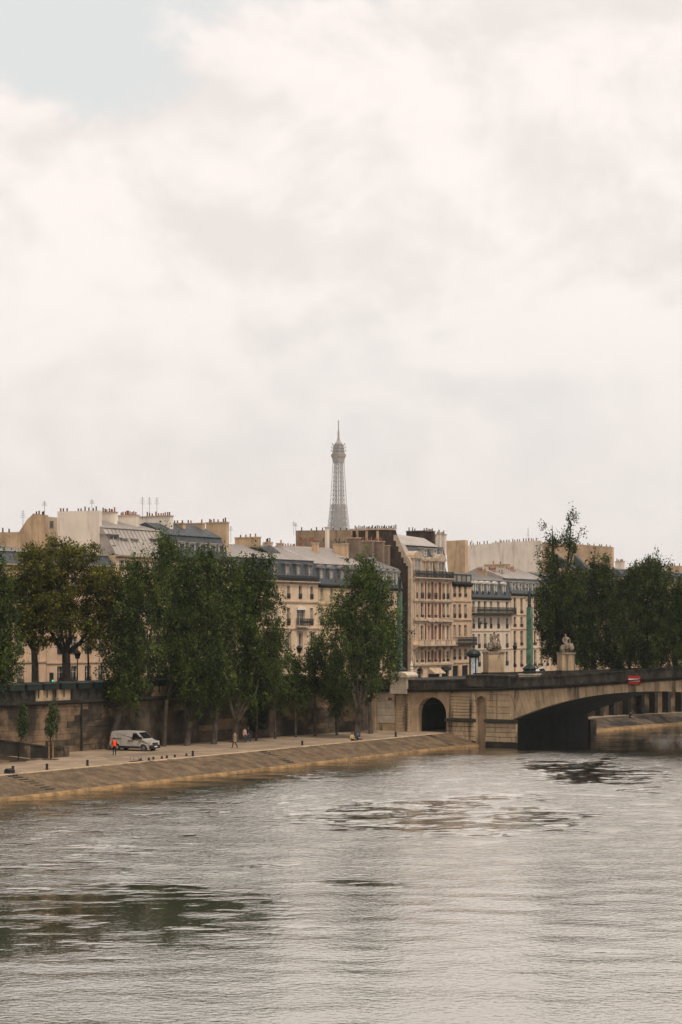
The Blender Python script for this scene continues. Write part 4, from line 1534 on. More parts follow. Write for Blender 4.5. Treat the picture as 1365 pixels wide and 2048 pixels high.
# dormers
dormer(H.root, H.x(836), z_, 2.3, H.z(1117, 836) - z_, -0.02, 1.7, cream, 'arc', pane=curtain, cap=trim)
for px in (854.5, 868.3):
    dormer(H.root, H.x(px), z_, 1.2, H.z(1122, 860) - z_, 0.5, 0.9, cream, 'arc', pane=curtain, cap=trim)
dormer(H.root, H.x(889), z_, 2.3, H.z(1123, 887) - z_, 0.45, 1.0, cream, 'arc', pane=curtain, cap=trim)
for px in (855.5, 875):
    dormer(H.root, H.x(px) + 1.8, z_ + 3.35, 0.95, 1.1, 1.35, 1.3, frame, 'flat', cap=zinc)
# dark side wall of sooty brick with stone edge
xg = 826.5
party(H, 'brick_gable', [(819, 1345), (819, 1140), (812, 1118), (797, 1080), (793, 1060), (703, 1060), (703, 1345)], xg, NF, dkbrick, 0.4, 0.45)
party(H, 'stone_pilaster', [(826.3, 1345), (826.3, 1126), (820, 1114), (819.2, 1345)], xg, NF, trim, 0.5, 0.52)
for i in range(11):
    f = i / 10
    px, py = 820.5 - f * 25, 1126 - f * 56
    wq = 7 if i % 2 else 4.5
    party(H, 'quoin', [(px + 5, py + 6.3), (px + 3, py), (px - wq, py), (px - wq, py + 6.0)], xg, NF, trim, 0.06, 0.5)
gw = party(H, 'gable_top', [(703, 1062), (793.5, 1059), (793.5, 1056), (703, 1058)], xg, NF, trim, 0.6, 0.55)
pots_along(H, gw, 708, 1058, 792, 1056, xg, NF, 24, cols=[potdark, potdark, lead])
for px in (716, 735, 757):
    party(H, 'gable_pilaster', [(px, 1100), (px + 4.5, 1100), (px + 4.5, 1062), (px, 1062)], xg, NF, tan, 0.1, 0.53)
st1 = stack(H.root, H.s0, 813, 850, 1063, 1090, NF + 7.0, dkbrick, 9, potcol=[potdark, potmat])
st1 = stack(H.root, H.s0, 846, 867, 1064, 1095, NF + 5.6, dkbrick, 6, potcol=[potdark, potmat])
stack(H.root, H.s0, 870, 890, 1070, 1100, NF + 4.4, plaster, 5)
stack(H.root, H.s0, 873, 880, 1068, 1105, NF + 3.4, plaster, 1)
# shop fronts
x = H.x(868)
MB().prism_x([(-0.02, H.z(1335, 866)), (-0.02, H.z(1347, 866)), (-1.2, H.z(1347.5, 866)), (-1.2, H.z(1346, 866))], x - 1.7, x + 1.7).build('awning', beigecloth, H.root)
x = H.x(838)
ar = MB()
ar.tube([(x + 1.15 * math.cos(a * math.pi / 10), -0.1, H.z(1347, 838) + 1.1 * math.sin(a * math.pi / 10)) for a in range(11)], 0.16, 6)
ar.build('door_arch', trim, H.root)
x = H.x(891)
MB().box(x - 1.2, x + 1.2, -0.4, -0.02, H.z(1341, 891), H.z(1334, 891)).build('shop_fascia', blackplastic, H.root)

# ---- narrow house with glazed loggia
H = House('loggia_house', 'narrow peach house with glazed top loggia, right of the brick house', 904.4, 943.5, 1166, peach, pxc=922)
cols = [909.8, 920.3, 931.5]
for a, b_, rl in ((1172, 1194, 0.6), (1209, 1236, 0.7), (1250, 1274, 0.0), (1298, 1319, 0.45)):
    H.row(cols, a, b_, 920, 0.85, rail=rl, pale=0.15)
H.row([(912, 1.9), (931, 2.0)], 1331, 1357, 920, 1.9, pane=darkglass, fr=blackplastic)
H.wall()
H.cornice(0.6, 0.4, sootstone)
for y in (1202, 1240, 1325):
    H.string(y, 920, 0.2, 0.14)
zb = H.z(1290, 920)
bal = MB().box(0.1, H.w + 0.2, -1.0, -0.004, zb - 0.05, zb + 0.25).build('balcony', sootstone, H.root)
railing(bal, 'railing', 0.12, H.w + 0.15, zb + 0.25, zb + 1.25, -0.95, 0.15, 0.85)
z_ = H.zc + 0.03
lg = MB().box(0.05, H.w - 0.05, -0.05, 0.1, z_, z_ + 0.2)
lg.box(0.05, H.w - 0.05, -0.05, 0.1, z_ + 1.15, z_ + 1.35)
for i in range(5):
    x = 0.05 + (H.w - 0.25) * i / 4
    lg.box(x, x + 0.15, -0.045, 0.095, z_ + 0.2, z_ + 1.15)
lg = lg.build('loggia_frame', greenpaint, H.root)
for i in range(4):
    x = 0.2 + (H.w - 0.25) * i / 4
    MB().box(x, x + (H.w - 0.25) / 4 - 0.15, 0.02, 0.04, z_ + 0.2, z_ + 1.15).build('pane', curtain, lg)
MB().box(0.05, H.w - 0.05, 0.105, 11.9, z_, z_ + 1.3).build('attic', zincdk, H.root)
blk_ = MB().box(-0.8, 1.9, 2.2, 8.0, z_ + 1.35, z_ + 3.4).build('roof_room', cream, H.root)
MB().prism_x([(2.0, z_ + 3.42), (2.7, z_ + 5.6), (6.5, z_ + 6.0), (8.2, z_ + 3.42)], -0.9, 2.0).build('roof_room_slates', slate, H.root)
dormer(H.root, 0.4, z_ + 3.7, 0.9, 1.5, 2.1, 1.0, frame, 'flat', cap=zincdk)

# ---- white house with curved slate mansard
H = House('white_mansard_house', 'off-white house with dark curved mansard and a long iron balcony, behind the first statue', 944, 1022, 1196, pale, pxc=985)
cols = [947.8, 959, 971, 982.7, 997.5, 1014.8]
H.row(cols, 1203, 1226, 985, 0.9, pale=0.1)
H.row(cols, 1236, 1257, 985, 0.8, rail=0.75, pale=0.6)
H.row(cols, 1268, 1296, 985, 0.85, rail=0.75, pale=0.3)
H.row(cols, 1304, 1332, 985, 0.95, rail=0.75, pale=0.3)
H.wall()
H.cornice(0.35, 0.35, sootstone)
for y in (1262, 1299):
    H.string(y, 985, 0.12, 0.1)
zb = H.z(1227, 985)
bal = MB().box(0.05, H.w + 0.4, -0.95, -0.004, zb - 0.2, zb).build('balcony', sootstone, H.root)
railing(bal, 'railing', 0.1, H.w + 0.35, zb, zb + 1.0, -0.9, 0.16, 0.8)
z_ = H.roof(2.75, 0.65, 3.9, 5.0, slate, zincdk)
H.dormers([946, 954.6, 966.7, 978.5, 992.8, 1010], 1168, 1190, 980, 1.0, 0.05, frame, 'arc', depth=1.1, cap=frame, pane=curtain, rail=0.5)
for a in [(953, 972, 1143, 1160, NF + 3.8, 5), (975, 992, 1142, 1160, NF + 3.4, 6), (985, 1006, 1146, 1160, NF + 2.8, 4)]:
    stack(H.root, H.s0, a[0], a[1], a[2], 1170, a[4], tan, a[5], potcol=[potmat])
stack(H.root, H.s0, 969, 1018, 1130, 1160, NF + 7.0, tan, 2)

# ---- cream house behind the second green lamp
H = House('lamp_house', 'cream house with a row of sloping dormers behind the slim green lamp', 1022.6, 1102, 1188, cream, pxc=1040)
cols = [1030.5, 1044, 1058, 1071, 1084, 1096]
for a, b_ in ((1196, 1227), (1234, 1254), (1262, 1291), (1301, 1334)):
    H.row(cols, a, b_, 1040, 1.0, rail=0.5, pale=0.1)
H.wall()
H.cornice(0.35, 0.4, sootstone)
for y in (1230, 1258, 1297):
    H.string(y, 1040, 0.14, 0.12)
H.roof(2.5, 1.2, 4.4, 6.0, slate, zinc)
H.dormers([1030, 1043.5, 1057, 1070, 1083, 1095], 1165, 1183, 1045, 1.2, 0.15, frame, 'flat', depth=1.8, cap=zinc)
stack(H.root, H.s0, 1006, 1030, 1141, 1165, NF + 4.0, tan, 6, potcol=[potmat])
aerial(H.root, H.s0, 1057, 1080, 1.2, NF + 20)

# ---- blank party walls of taller houses behind
H = House('white_party_wall_house', 'tall house behind with a broad blank white party wall under chimney pots', 990, 1060, 1190, plaster, n=NF + 13, depth=10, pxc=1020)
H.wall()
H.n = NF
H.s0 = s_px(990, NF + 13)
R_ = H.root
R_.location = Q(H.s0, NF, ST)
for c in list(R_.children):
    c.location.y += 13
w_ = party(H, 'white_party_wall', [(934, 1200), (1079, 1200), (1079, 1081), (1040, 1083), (985, 1085), (985, 1087), (945, 1090), (934, 1091)], 1079, NF + 12, plaster, 1.2)
pots_along(H, w_, 938, 1090, 975, 1087, 1079, NF + 12, 6)
pots_along(H, w_, 990, 1085, 1075, 1081, 1079, NF + 12, 16)
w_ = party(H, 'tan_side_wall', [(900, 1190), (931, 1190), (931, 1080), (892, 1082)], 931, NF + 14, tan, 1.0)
aerial(H.root, H.s0, 1057, 1083, 2.6, NF + 15)
aerial(H.root, H.s0, 944, 1092, 1.0, NF + 18)

H = House('brown_gable_house', 'tall house with a brown stained gable wall and dark roofs behind the bare-topped poplar', 1103, 1250, 1172, tan, pxc=1160, depth=8)
H.grid(2.6, [1.1, 4.7, 8.3], 1.1, 2.1, rail=0.8)
H.wall()
H.cornice()
H.roof(1.5, 1.5, 2.2, 5.0, slate, zincdk)
w_ = party(H, 'brown_gable_wall', [(1081, 1165), (1225, 1165), (1225, 1094), (1150, 1088), (1081, 1085)], 1225, NF + 6, tan, 0.8)
pots_along(H, w_, 1085, 1085, 1223, 1094, 1225, NF + 6, 18, cols=[potdark])
for a, b_, c in ((1104, 1150, 1104), (1150, 1180, 1110)):
    party(H, 'roof_slope', [(a, c), (b_, c + 32), (a - 6, c + 32)], b_, NF + 5.0, slate, 1.2)
stack(H.root, H.s0, 1231, 1248, 1124, 1150, NF + 3.5, plaster, 5)

H = House('right_edge_house', 'beige house rising behind the trees at the right edge', 1251, 1460, 1160, tan, pxc=1350, depth=8)
H.grid(2.6, [1.1, 4.7, 8.3], 1.1, 2.1, rail=0.8)
H.wall()
H.cornice()
H.roof(1.4, 1.5, 1.8, 5.0, slate, zincdk)
w_ = party(H, 'beige_gable', [(1333, 1190), (1420, 1190), (1420, 1133), (1333, 1131)], 1420, NF + 5, tan, 0.8)
pots_along(H, w_, 1336, 1131, 1418, 1133, 1420, NF + 5, 8, cols=[potdark])

# ================================================================== TREES
def leaf_mesh(name, c, up, size, tint, mat, rng, droop=0.0):
    """diamond leaves: centres c (N,3), one random orientation each"""
    N = len(c)
    a = rng.normal(size=(N, 3))
    a[:, 2] = a[:, 2] * 0.9 + up
    a /= np.linalg.norm(a, axis=1)[:, None]
    r = rng.normal(size=(N, 3))
    b = np.cross(a, r)
    b /= np.linalg.norm(b, axis=1)[:, None]
    l = (size * np.clip(rng.lognormal(-0.08, 0.38, N), 0.4, 2.2))[:, None]
    w = l * 0.34
    v = np.stack([c - a * l * 0.5, c + b * w - a * l * 0.05, c + a * l * 0.5, c - b * w - a * l * 0.05], 1).reshape(-1, 3)
    me = bpy.data.meshes.new(name)
    me.vertices.add(4 * N)
    me.vertices.foreach_set('co', v.astype(np.float32).ravel())
    me.loops.add(4 * N)
    me.loops.foreach_set('vertex_index', np.arange(4 * N, dtype=np.int32))
    me.polygons.add(N)
    me.polygons.foreach_set('loop_start', np.arange(0, 4 * N, 4, dtype=np.int32))
    me.update()
    at_ = me.attributes.new('tint', 'FLOAT', 'POINT')
    at_.data.foreach_set('value', np.repeat(tint, 4).astype(np.float32))
    me.materials.append(mat)
    return me


def bez(a, b, c, k=6):
    out = []
    for i in range(k + 1):
        f = i / k
        out.append(a * (1 - f) ** 2 + b * (2 * f * (1 - f)) + c * f * f)
    return out


TREE_SEED = [100]


def tree(name, label, trunk, limbs, crown, mat, bark, d=None, z0=QZ, group='trees', dens=350, leaf=0.18, up=0.5,
         sig=(0.24, 0.24, 0.38), per=52, tint=(0.0, 0.95), nbranch=26, foot=None, depth_k=0.85, shell=0.42, fat=1.12, bough=0.58, bsig=(0.42, 0.42, 0.85)):
    """trunk and limbs: picture columns/rows and radii; crown: ellipsoids in picture measures at the tree's own distance"""
    TREE_SEED[0] += 1
    rng = np.random.default_rng(TREE_SEED[0])
    b0 = trunk[0]
    if d is None:
        base = ground_pt(b0[0], b0[1], z0)
        d = base.y
    else:
        base = W(b0[0], b0[1], d)
        base.z = z0
    root = thing(name, label, 'tree', base, 0.0, group)
    L = lambda px, py, dd=0.0: W(px, py, d + dd) - base
    pts = [Vector((0, 0, -0.15))] + [L(p[0], p[1], p[3] if len(p) > 3 else 0.0) for p in trunk[1:]]
    rad = [p[2] for p in trunk]
    tm = MB()
    tm.tube([pts[0], pts[0].lerp(pts[1], 0.12)] + pts[1:], [rad[0] * 1.45, rad[0]] + rad[1:], 8)
    tm.build('trunk', barkmid if bark is barklt else bark, root, smooth=True)
    ends = [(pts[-1], rad[-1])]
    for lb in limbs:
        lp = [L(p[0], p[1], p[3] if len(p) > 3 else 0.0) for p in lb]
        MB().tube(lp, [p[2] for p in lb], 7).build('limb', bark, root, smooth=True)
        ends.append((lp[-1], lb[-1][2]))
    # leaf clusters
    cs, tn = [], []
    centers = []
    for cr in crown:
        px, py, rx, ry = cr[:4]
        dd = cr[4] if len(cr) > 4 else 0.0
        q = cr[5] if len(cr) > 5 else 1.0
        c0 = np.array(L(px, py, dd))
        R = np.array([rx * fat, rx * depth_k, ry * 1.06]) * d / F
        area = math.pi * R[0] * R[2]
        ncl = max(3, int(area * dens * q / per))
        u = rng.normal(size=(ncl, 3))
        u /= np.linalg.norm(u, axis=1)[:, None]
        u *= (rng.random(ncl) ** shell)[:, None]
        # ragged outline
        u *= (1 + 0.13 * rng.normal(size=ncl))[:, None]
        wisp = rng.random(ncl) < (0.13 if q > 0.5 else 0.0)
        u[wisp] *= rng.uniform(1.02, 1.35, (int(wisp.sum()), 1))
        if bough > 0:
            nb_ = max(2, int(area * bough))
            bc = rng.normal(size=(nb_, 3))
            bc /= np.linalg.norm(bc, axis=1)[:, None]
            bc *= (rng.random(nb_) ** 0.38)[:, None]
            pick = rng.integers(nb_, size=ncl)
            off = rng.normal(size=(ncl, 3)) * np.array(bsig)
            cen = c0 + bc[pick] * R * 0.92
            off[:, 0] += 0.22 * off[:, 2] * bc[pick][:, 0]
            cc = cen + off
            cc[wisp] = (c0 + u * R)[wisp]
            btint = rng.uniform(-0.22, 0.22, nb_)[pick]
        else:
            cc = c0 + u * R
            btint = np.zeros(ncl)
        centers.append(cc)
        s_ = np.array(sig) * (0.55 + 0.9 * rng.random(ncl))[:, None]
        nl = np.maximum(6, (per * (0.4 + 1.2 * rng.random(ncl))).astype(int))
        for k in range(ncl):
            cs.append(cc[k] + rng.normal(size=(nl[k], 3)) * s_[k])
            tv = rng.uniform(*tint) + btint[k]
            tn.append(np.clip(tv + rng.normal(0, 0.13, nl[k]), 0, 1))
    cs = np.concatenate(cs)
    tn = np.concatenate(tn)
    put('crown', leaf_mesh('crown', cs, up, leaf, tn, mat, rng), root)
    # smaller branches
    allc = np.concatenate(centers)
    bm_ = MB()
    for _ in range(nbranch):
        e, r = ends[rng.integers(len(ends))]
        tgt = Vector(allc[rng.integers(len(allc))])
        if tgt.z < e.z - 0.6:
            continue
        st_ = e.copy()
        mid = st_.lerp(tgt, 0.5)
        mid.z += -0.12 * (tgt.z - st_.z)
        mid.x = st_.x + (tgt.x - st_.x) * 0.72
        mid.y = st_.y + (tgt.y - st_.y) * 0.72
        k = 5
        r1 = min(r * 0.55, 0.02 + 0.014 * (tgt - st_).length)
        bm_.tube(bez(st_, mid, tgt, k), [r1 + (0.012 - r1) * i / k for i in range(k + 1)], 5)
    if bm_.v:
        tag(bm_.build('branches', bark, root, smooth=True), kind='stuff')
    if foot:
        MB().lathe([(foot, 0.02), (foot * 0.9, 0.06), (0.1, 0.09)], 14).build('earth_patch', earth, root)
    return root


G1 = 'poplars along the lower quay'
# --- upper quay plane trees
PLN = dict(mat=plane, bark=barkdk, z0=ST, group='plane trees on the upper quay', dens=350, leaf=0.19, up=0.0, sig=(0.30, 0.30, 0.22), tint=(0.0, 0.95), per=48, bough=0.5, bsig=(0.7, 0.7, 0.42))
tree('plane_tree', 'yellow green plane tree with thick forked trunk above the book stalls',
     [(133, 1372, 0.55), (133, 1335, 0.46), (132, 1306, 0.42)],
     [[(132, 1308, 0.30), (112, 1285, 0.2), (95, 1250, 0.1)], [(133, 1308, 0.32), (160, 1286, 0.2), (185, 1250, 0.1)], [(132, 1310, 0.3), (140, 1270, 0.18), (140, 1220, 0.1)], [(112, 1285, 0.12), (90, 1278, 0.08), (70, 1255, 0.05)]],
     [(140, 1150, 58, 52), (205, 1178, 40, 50), (150, 1225, 70, 45), (120, 1108, 42, 22), (168, 1106, 24, 16), (212, 1130, 22, 22), (205, 1240, 36, 36), (98, 1190, 40, 50), (110, 1250, 36, 30, 0, 0.6)], d=dist(s_px(133, 18.6), 18.6), **PLN)
tree('plane_tree', 'yellow green plane tree with dark slender trunk left of the thick one',
     [(71, 1372, 0.42), (70, 1330, 0.36), (68, 1300, 0.3)],
     [[(68, 1302, 0.24), (48, 1270, 0.15), (38, 1235, 0.08)], [(68, 1302, 0.24), (85, 1275, 0.15), (88, 1235, 0.08)]],
     [(72, 1160, 54, 58), (45, 1215, 45, 52), (85, 1225, 42, 44), (70, 1110, 36, 24), (30, 1260, 30, 40, 0, 0.7), (78, 1270, 30, 25, 0, 0.6)], d=dist(s_px(71, 20.2), 20.2), **PLN)
tree('plane_tree', 'thin young plane tree on the upper quay right of the thick plane trunk',
     [(178, 1370, 0.13), (177, 1330, 0.11), (176, 1300, 0.08)], [],
     [(180, 1285, 26, 26, 0, 0.5), (205, 1300, 22, 24, 0, 0.5)], d=dist(s_px(178, 21), 21), nbranch=10, **PLN)
tree('poplar_tree', 'poplar at the left edge of the picture with hanging green leaves',
     [(-62, 1530, 0.42), (-60, 1440, 0.34), (-45, 1360, 0.25)], [[(-45, 1362, 0.2), (-20, 1310, 0.12), (-8, 1250, 0.05)]],
     [(-35, 1215, 46, 120), (-18, 1300, 44, 70), (0, 1325, 30, 55, 0, 0.9), (-5, 1200, 26, 70, 0, 0.8), (4, 1150, 15, 50, 0, 0.45), (14, 1340, 22, 34, 0, 0.6), (10, 1250, 20, 50, 0, 0.6), (22, 1300, 14, 30, 0, 0.4)], poplar, barkdk, group=G1)

# --- lower quay poplars
PO = dict(mat=poplar, bark=barkmid, group=G1)
tree('poplar_tree', 'leaning poplar with sloping trunk just left of the white van',
     [(221, 1499, 0.42), (229, 1462, 0.36), (241, 1422, 0.32), (262, 1402, 0.26)],
     [[(241, 1424, 0.24), (255, 1370, 0.16), (268, 1290, 0.07)], [(260, 1403, 0.22), (285, 1393, 0.16), (300, 1375, 0.12), (312, 1320, 0.05)]],
     [(262, 1335, 48, 56), (282, 1245, 52, 78), (298, 1160, 40, 56), (320, 1105, 20, 24), (238, 1290, 30, 56), (232, 1360, 22, 30, 0, 0.8), (250, 1200, 24, 50, 0, 0.8), (345, 1098, 10, 12, 0, 0.6), (262, 1388, 36, 24, 0, 0.9)], **PO)
tree('poplar_tree', 'poplar rising behind the roof of the white van',
     [(284, 1486, 0.32), (288, 1450, 0.28), (294, 1424, 0.25)],
     [[(293, 1426, 0.17), (303, 1400, 0.13), (318, 1360, 0.07)], [(293, 1427, 0.17), (288, 1395, 0.12), (300, 1330, 0.06)]],
     [(340, 1310, 45, 72), (345, 1210, 42, 85), (342, 1125, 30, 42), (330, 1375, 38, 34)], nbranch=20, **PO)
tree('poplar_tree', 'slim poplar with straight dark trunk at the front of the white van',
     [(328, 1493, 0.27), (330, 1450, 0.24), (334, 1400, 0.19)], [[(333, 1405, 0.13), (345, 1370, 0.1), (352, 1300, 0.05)]],
     [(366, 1285, 36, 92), (372, 1190, 34, 62), (368, 1370, 26, 36)], nbranch=16, **PO)
tree('poplar_tree', 'poplar with trunk forking like a goblet, right of the white van',
     [(374, 1492, 0.36), (377, 1463, 0.3), (381, 1443, 0.29)],
     [[(380, 1446, 0.18), (370, 1415, 0.15), (366, 1385, 0.12), (362, 1330, 0.05)], [(382, 1445, 0.18), (396, 1420, 0.15), (406, 1385, 0.12), (412, 1320, 0.05)], [(381, 1446, 0.16), (386, 1410, 0.12), (388, 1350, 0.06)]],
     [(395, 1320, 44, 62), (402, 1225, 44, 88), (392, 1148, 36, 44), (420, 1128, 20, 26), (392, 1380, 44, 28)], **PO)
tree('poplar_tree', 'poplar with thick rough trunk between the goblet fork and the walking man',
     [(428, 1489, 0.36), (431, 1450, 0.3), (434, 1400, 0.26), (440, 1360, 0.2)],
     [[(433, 1412, 0.16), (446, 1392, 0.13), (455, 1355, 0.06)]],
     [(442, 1310, 38, 70), (446, 1215, 36, 80), (446, 1140, 26, 40), (420, 1370, 30, 34), (446, 1375, 30, 30)], **PO)
tree('poplar_tree', 'large poplar forking into three pale limbs behind the walking man',
     [(470, 1485, 0.45), (471, 1458, 0.38), (473, 1442, 0.35)],
     [[(472, 1445, 0.2), (462, 1410, 0.16), (456, 1370, 0.1), (455, 1300, 0.05)], [(473, 1445, 0.22), (478, 1405, 0.18), (480, 1350, 0.1), (490, 1260, 0.05)], [(474, 1444, 0.2), (495, 1412, 0.15), (512, 1385, 0.12), (525, 1330, 0.05)]],
     [(498, 1335, 54, 58), (508, 1250, 54, 74), (512, 1170, 42, 50), (520, 1122, 20, 20), (545, 1290, 26, 52), (548, 1205, 20, 40, 0, 0.7), (480, 1200, 32, 60), (500, 1385, 46, 26)], nbranch=36, mat=poplar, bark=barklt, group=G1)
tree('young_poplar', 'thin young poplar with bare pale stem in front of the ivy',
     [(513, 1482, 0.15), (514, 1440, 0.13), (515, 1395, 0.09)], [], [(520, 1368, 24, 34), (530, 1330, 20, 30)], nbranch=10, **PO)
tree('young_poplar', 'thin young poplar right of the ivy, its lowest leaves hanging',
     [(551, 1478, 0.15), (550, 1440, 0.13), (549, 1395, 0.09)], [], [(553, 1385, 20, 36), (556, 1340, 18, 30)], nbranch=10, **PO)
tree('young_poplar', 'young poplar with narrow crown in front of the cream house',
     [(592, 1475, 0.17), (591, 1440, 0.15), (590, 1400, 0.10)], [], [(588, 1392, 22, 36), (586, 1352, 18, 36), (584, 1315, 10, 18)], nbranch=12, **PO)
tree('young_poplar', 'taller young poplar with pale stem left of the big forked poplar',
     [(631, 1473, 0.18), (630, 1430, 0.16), (630, 1385, 0.11)], [], [(634, 1355, 33, 38), (636, 1315, 28, 34), (640, 1290, 12, 14), (610, 1350, 16, 22)], nbranch=14, **PO)
tree('young_poplar', 'low young poplar close beside the big forked poplar',
     [(674, 1471, 0.15), (673, 1435, 0.13), (672, 1400, 0.09)], [], [(670, 1392, 24, 30), (668, 1350, 24, 34)], nbranch=10, **PO)
tree('poplar_tree', 'big broad poplar with several white limbs in front of the ochre house',
     [(714, 1478, 0.42), (716, 1447, 0.34), (718, 1424, 0.32)],
     [[(717, 1428, 0.2), (710, 1395, 0.16), (706, 1350, 0.13), (700, 1270, 0.05)], [(718, 1428, 0.2), (722, 1390, 0.16), (726, 1330, 0.1), (730, 1230, 0.04)], [(719, 1427, 0.2), (731, 1385, 0.15), (737, 1350, 0.12), (748, 1270, 0.05)], [(716, 1430, 0.14), (712, 1400, 0.1), (712, 1350, 0.06)]],
     [(722, 1335, 68, 40), (722, 1265, 70, 72), (735, 1190, 50, 56), (741, 1145, 24, 24), (680, 1230, 30, 50), (700, 1160, 16, 26, 0, 0.5)], nbranch=44, mat=poplar, bark=barklt, group=G1, fat=1.03)
tree('poplar_tree', 'poplar with dark forked trunk standing against the pale abutment',
     [(742, 1468, 0.30), (741, 1435, 0.25), (739, 1405, 0.23)],
     [[(739, 1407, 0.15), (730, 1380, 0.11), (728, 1340, 0.05)], [(739, 1407, 0.17), (750, 1385, 0.13), (757, 1345, 0.08), (765, 1280, 0.04)]],
     [(762, 1325, 40, 42), (772, 1255, 32, 58), (768, 1200, 24, 34), (790, 1330, 14, 22, 0, 0.6)], nbranch=22, **PO)

# --- saplings
SP = dict(mat=sapleaf, bark=barkdk, group='staked saplings on the lower quay', leaf=0.17, sig=(0.10, 0.10, 0.30), up=1.6, per=24, foot=0.85, nbranch=14, bough=0)
tree('sapling', 'leafy sapling on the quay nearest the left edge, in a round earth patch',
     [(35, 1524, 0.06), (40, 1490, 0.05), (43, 1475, 0.045)], [], [(46, 1446, 10, 26, 0, 2.2), (46, 1425, 6, 14, 0, 1.5)], **SP)
sp2 = tree('sapling', 'sparse sapling tied between two orange wooden stakes',
           [(101, 1520, 0.06), (101, 1490, 0.05), (101, 1472, 0.045)], [[(101, 1476, 0.03), (92, 1455, 0.022), (89, 1430, 0.012)], [(101, 1476, 0.03), (112, 1455, 0.022), (116, 1425, 0.012)], [(101, 1476, 0.03), (104, 1450, 0.022), (105, 1415, 0.012)]],
           [(101, 1450, 11, 24, 0, 1.1), (112, 1436, 6, 26, 0, 0.9), (104, 1425, 6, 16, 0, 1.0)], **SP)
for px in (98, 106):
    st_ = thing('stake', 'orange wooden stake %s the sparse sapling' % ('left of' if px == 98 else 'right of'), 'stake', ground_pt(px, 1519, QZ), 0, 'sapling stakes')
    MB().lathe([(0.055, -0.1), (0.055, 1.6), (0.035, 1.66)], 7).build('post', stake, st_)
    MB().lathe([(0.062, 1.3), (0.062, 1.36)], 7).build('strap', rubber, st_)

# --- ivy on the quay wall
rng = np.random.default_rng(3)
iv = thing('ivy', 'dark ivy hanging down the quay wall behind the walking people', 'ivy', QW(xw_px(508), -0.2, QZ), ANGW)
N = 6500
u = rng.random(N)
xx = rng.normal(0, 1, N) * (0.65 + 0.75 * u) * 0.72
zz = 1.0 + u * 4.3
cc = np.stack([xx, -0.10 - 0.5 * rng.random(N) * (0.4 + u), zz], 1)
put('foliage', leaf_mesh('foliage', cc, -0.5, 0.22, np.clip(rng.normal(0.4, 0.25, N), 0, 1), ivyleaf, rng), iv)
st_ = MB()
for k in range(5):
    st_.tube([(-0.4 + k * 0.2, -0.06, 0.0), (-0.5 + k * 0.25, -0.08, 2.4), (-0.9 + k * 0.45, -0.08, 4.6)], [0.05, 0.04, 0.02], 5)
tag(st_.build('stems', barkdk, iv), kind='stuff')

# --- trees beyond the bridge
FO = dict(mat=olive, bark=barkdk, group='poplars beyond the bridge', z0=ST, leaf=0.21, dens=400, fat=1.25, bough=0.7)
tree('poplar_tree', 'tall poplar beyond the bridge with two bare feathery tops',
     [(1122, 1350, 0.5), (1122, 1290, 0.42), (1122, 1230, 0.34)],
     [[(1122, 1234, 0.26), (1112, 1160, 0.2), (1107, 1100, 0.13), (1105, 1050, 0.03)], [(1122, 1234, 0.28), (1132, 1160, 0.2), (1140, 1095, 0.13), (1143, 1030, 0.03)], [(1134, 1150, 0.12), (1152, 1090, 0.06), (1160, 1062, 0.02)]],
     [(1116, 1270, 40, 62), (1112, 1200, 36, 62), (1098, 1140, 18, 46, 0, 0.7), (1106, 1088, 9, 40, 0, 0.32), (1141, 1085, 10, 52, 0, 0.42), (1143, 1040, 6, 16, 0, 0.4), (1160, 1068, 6, 14, 0, 0.28), (1092, 1070, 6, 22, 0, 0.15), (1140, 1180, 26, 46)], d=285, nbranch=46, **FO)
tree('poplar_tree', 'rounded poplar beyond the bridge, second from the feathery-topped one',
     [(1188, 1350, 0.45), (1188, 1280, 0.36), (1190, 1220, 0.26)], [],
     [(1180, 1280, 38, 62), (1192, 1205, 36, 60), (1203, 1150, 24, 36), (1160, 1240, 26, 60)], d=282, **FO)
tree('poplar_tree', 'low poplar beyond the bridge filling the gap beside the rounded ones',
     [(1240, 1350, 0.4), (1240, 1290, 0.3), (1240, 1240, 0.24)], [],
     [(1235, 1285, 36, 56), (1238, 1215, 30, 50), (1222, 1180, 18, 24, 0, 0.6)], d=288, **FO)
tree('poplar_tree', 'broad dark poplar with domed top near the right edge, beyond the bridge',
     [(1292, 1348, 0.5), (1292, 1280, 0.4), (1294, 1220, 0.3)], [],
     [(1290, 1280, 48, 60), (1296, 1205, 48, 66), (1302, 1150, 36, 34), (1265, 1170, 22, 36)], d=278, **FO)
tree('poplar_tree', 'dark poplar cut by the right edge of the picture, beyond the bridge',
     [(1352, 1346, 0.45), (1352, 1290, 0.36), (1350, 1230, 0.26)], [],
     [(1350, 1285, 40, 56), (1346, 1215, 28, 44), (1390, 1240, 44, 90), (1375, 1200, 24, 40)], d=274, **FO)

# ================================================================== PEOPLE
def skin_mesh(name, verts, edges, radii, root=0, subdiv=1):
    me = bpy.data.meshes.new(name + '_tmp')
    me.from_pydata(verts, edges, [])
    o = bpy.data.objects.new(name + '_tmp', me)
    COL.objects.link(o)
    o.modifiers.new('skin', 'SKIN')
    for i, r in enumerate(radii):
        sv = me.skin_vertices[0].data[i]
        sv.radius = r if isinstance(r, tuple) else (r, r)
        sv.use_root = (i == root)
    sb = o.modifiers.new('sub', 'SUBSURF')
    sb.levels = subdiv
    sb.render_levels = subdiv
    dg = bpy.context.evaluated_depsgraph_get()
    dg.update()
    out = bpy.data.meshes.new_from_object(o.evaluated_get(dg))
    bpy.data.objects.remove(o)
    bpy.data.meshes.remove(me)
    out.name = name
    return out


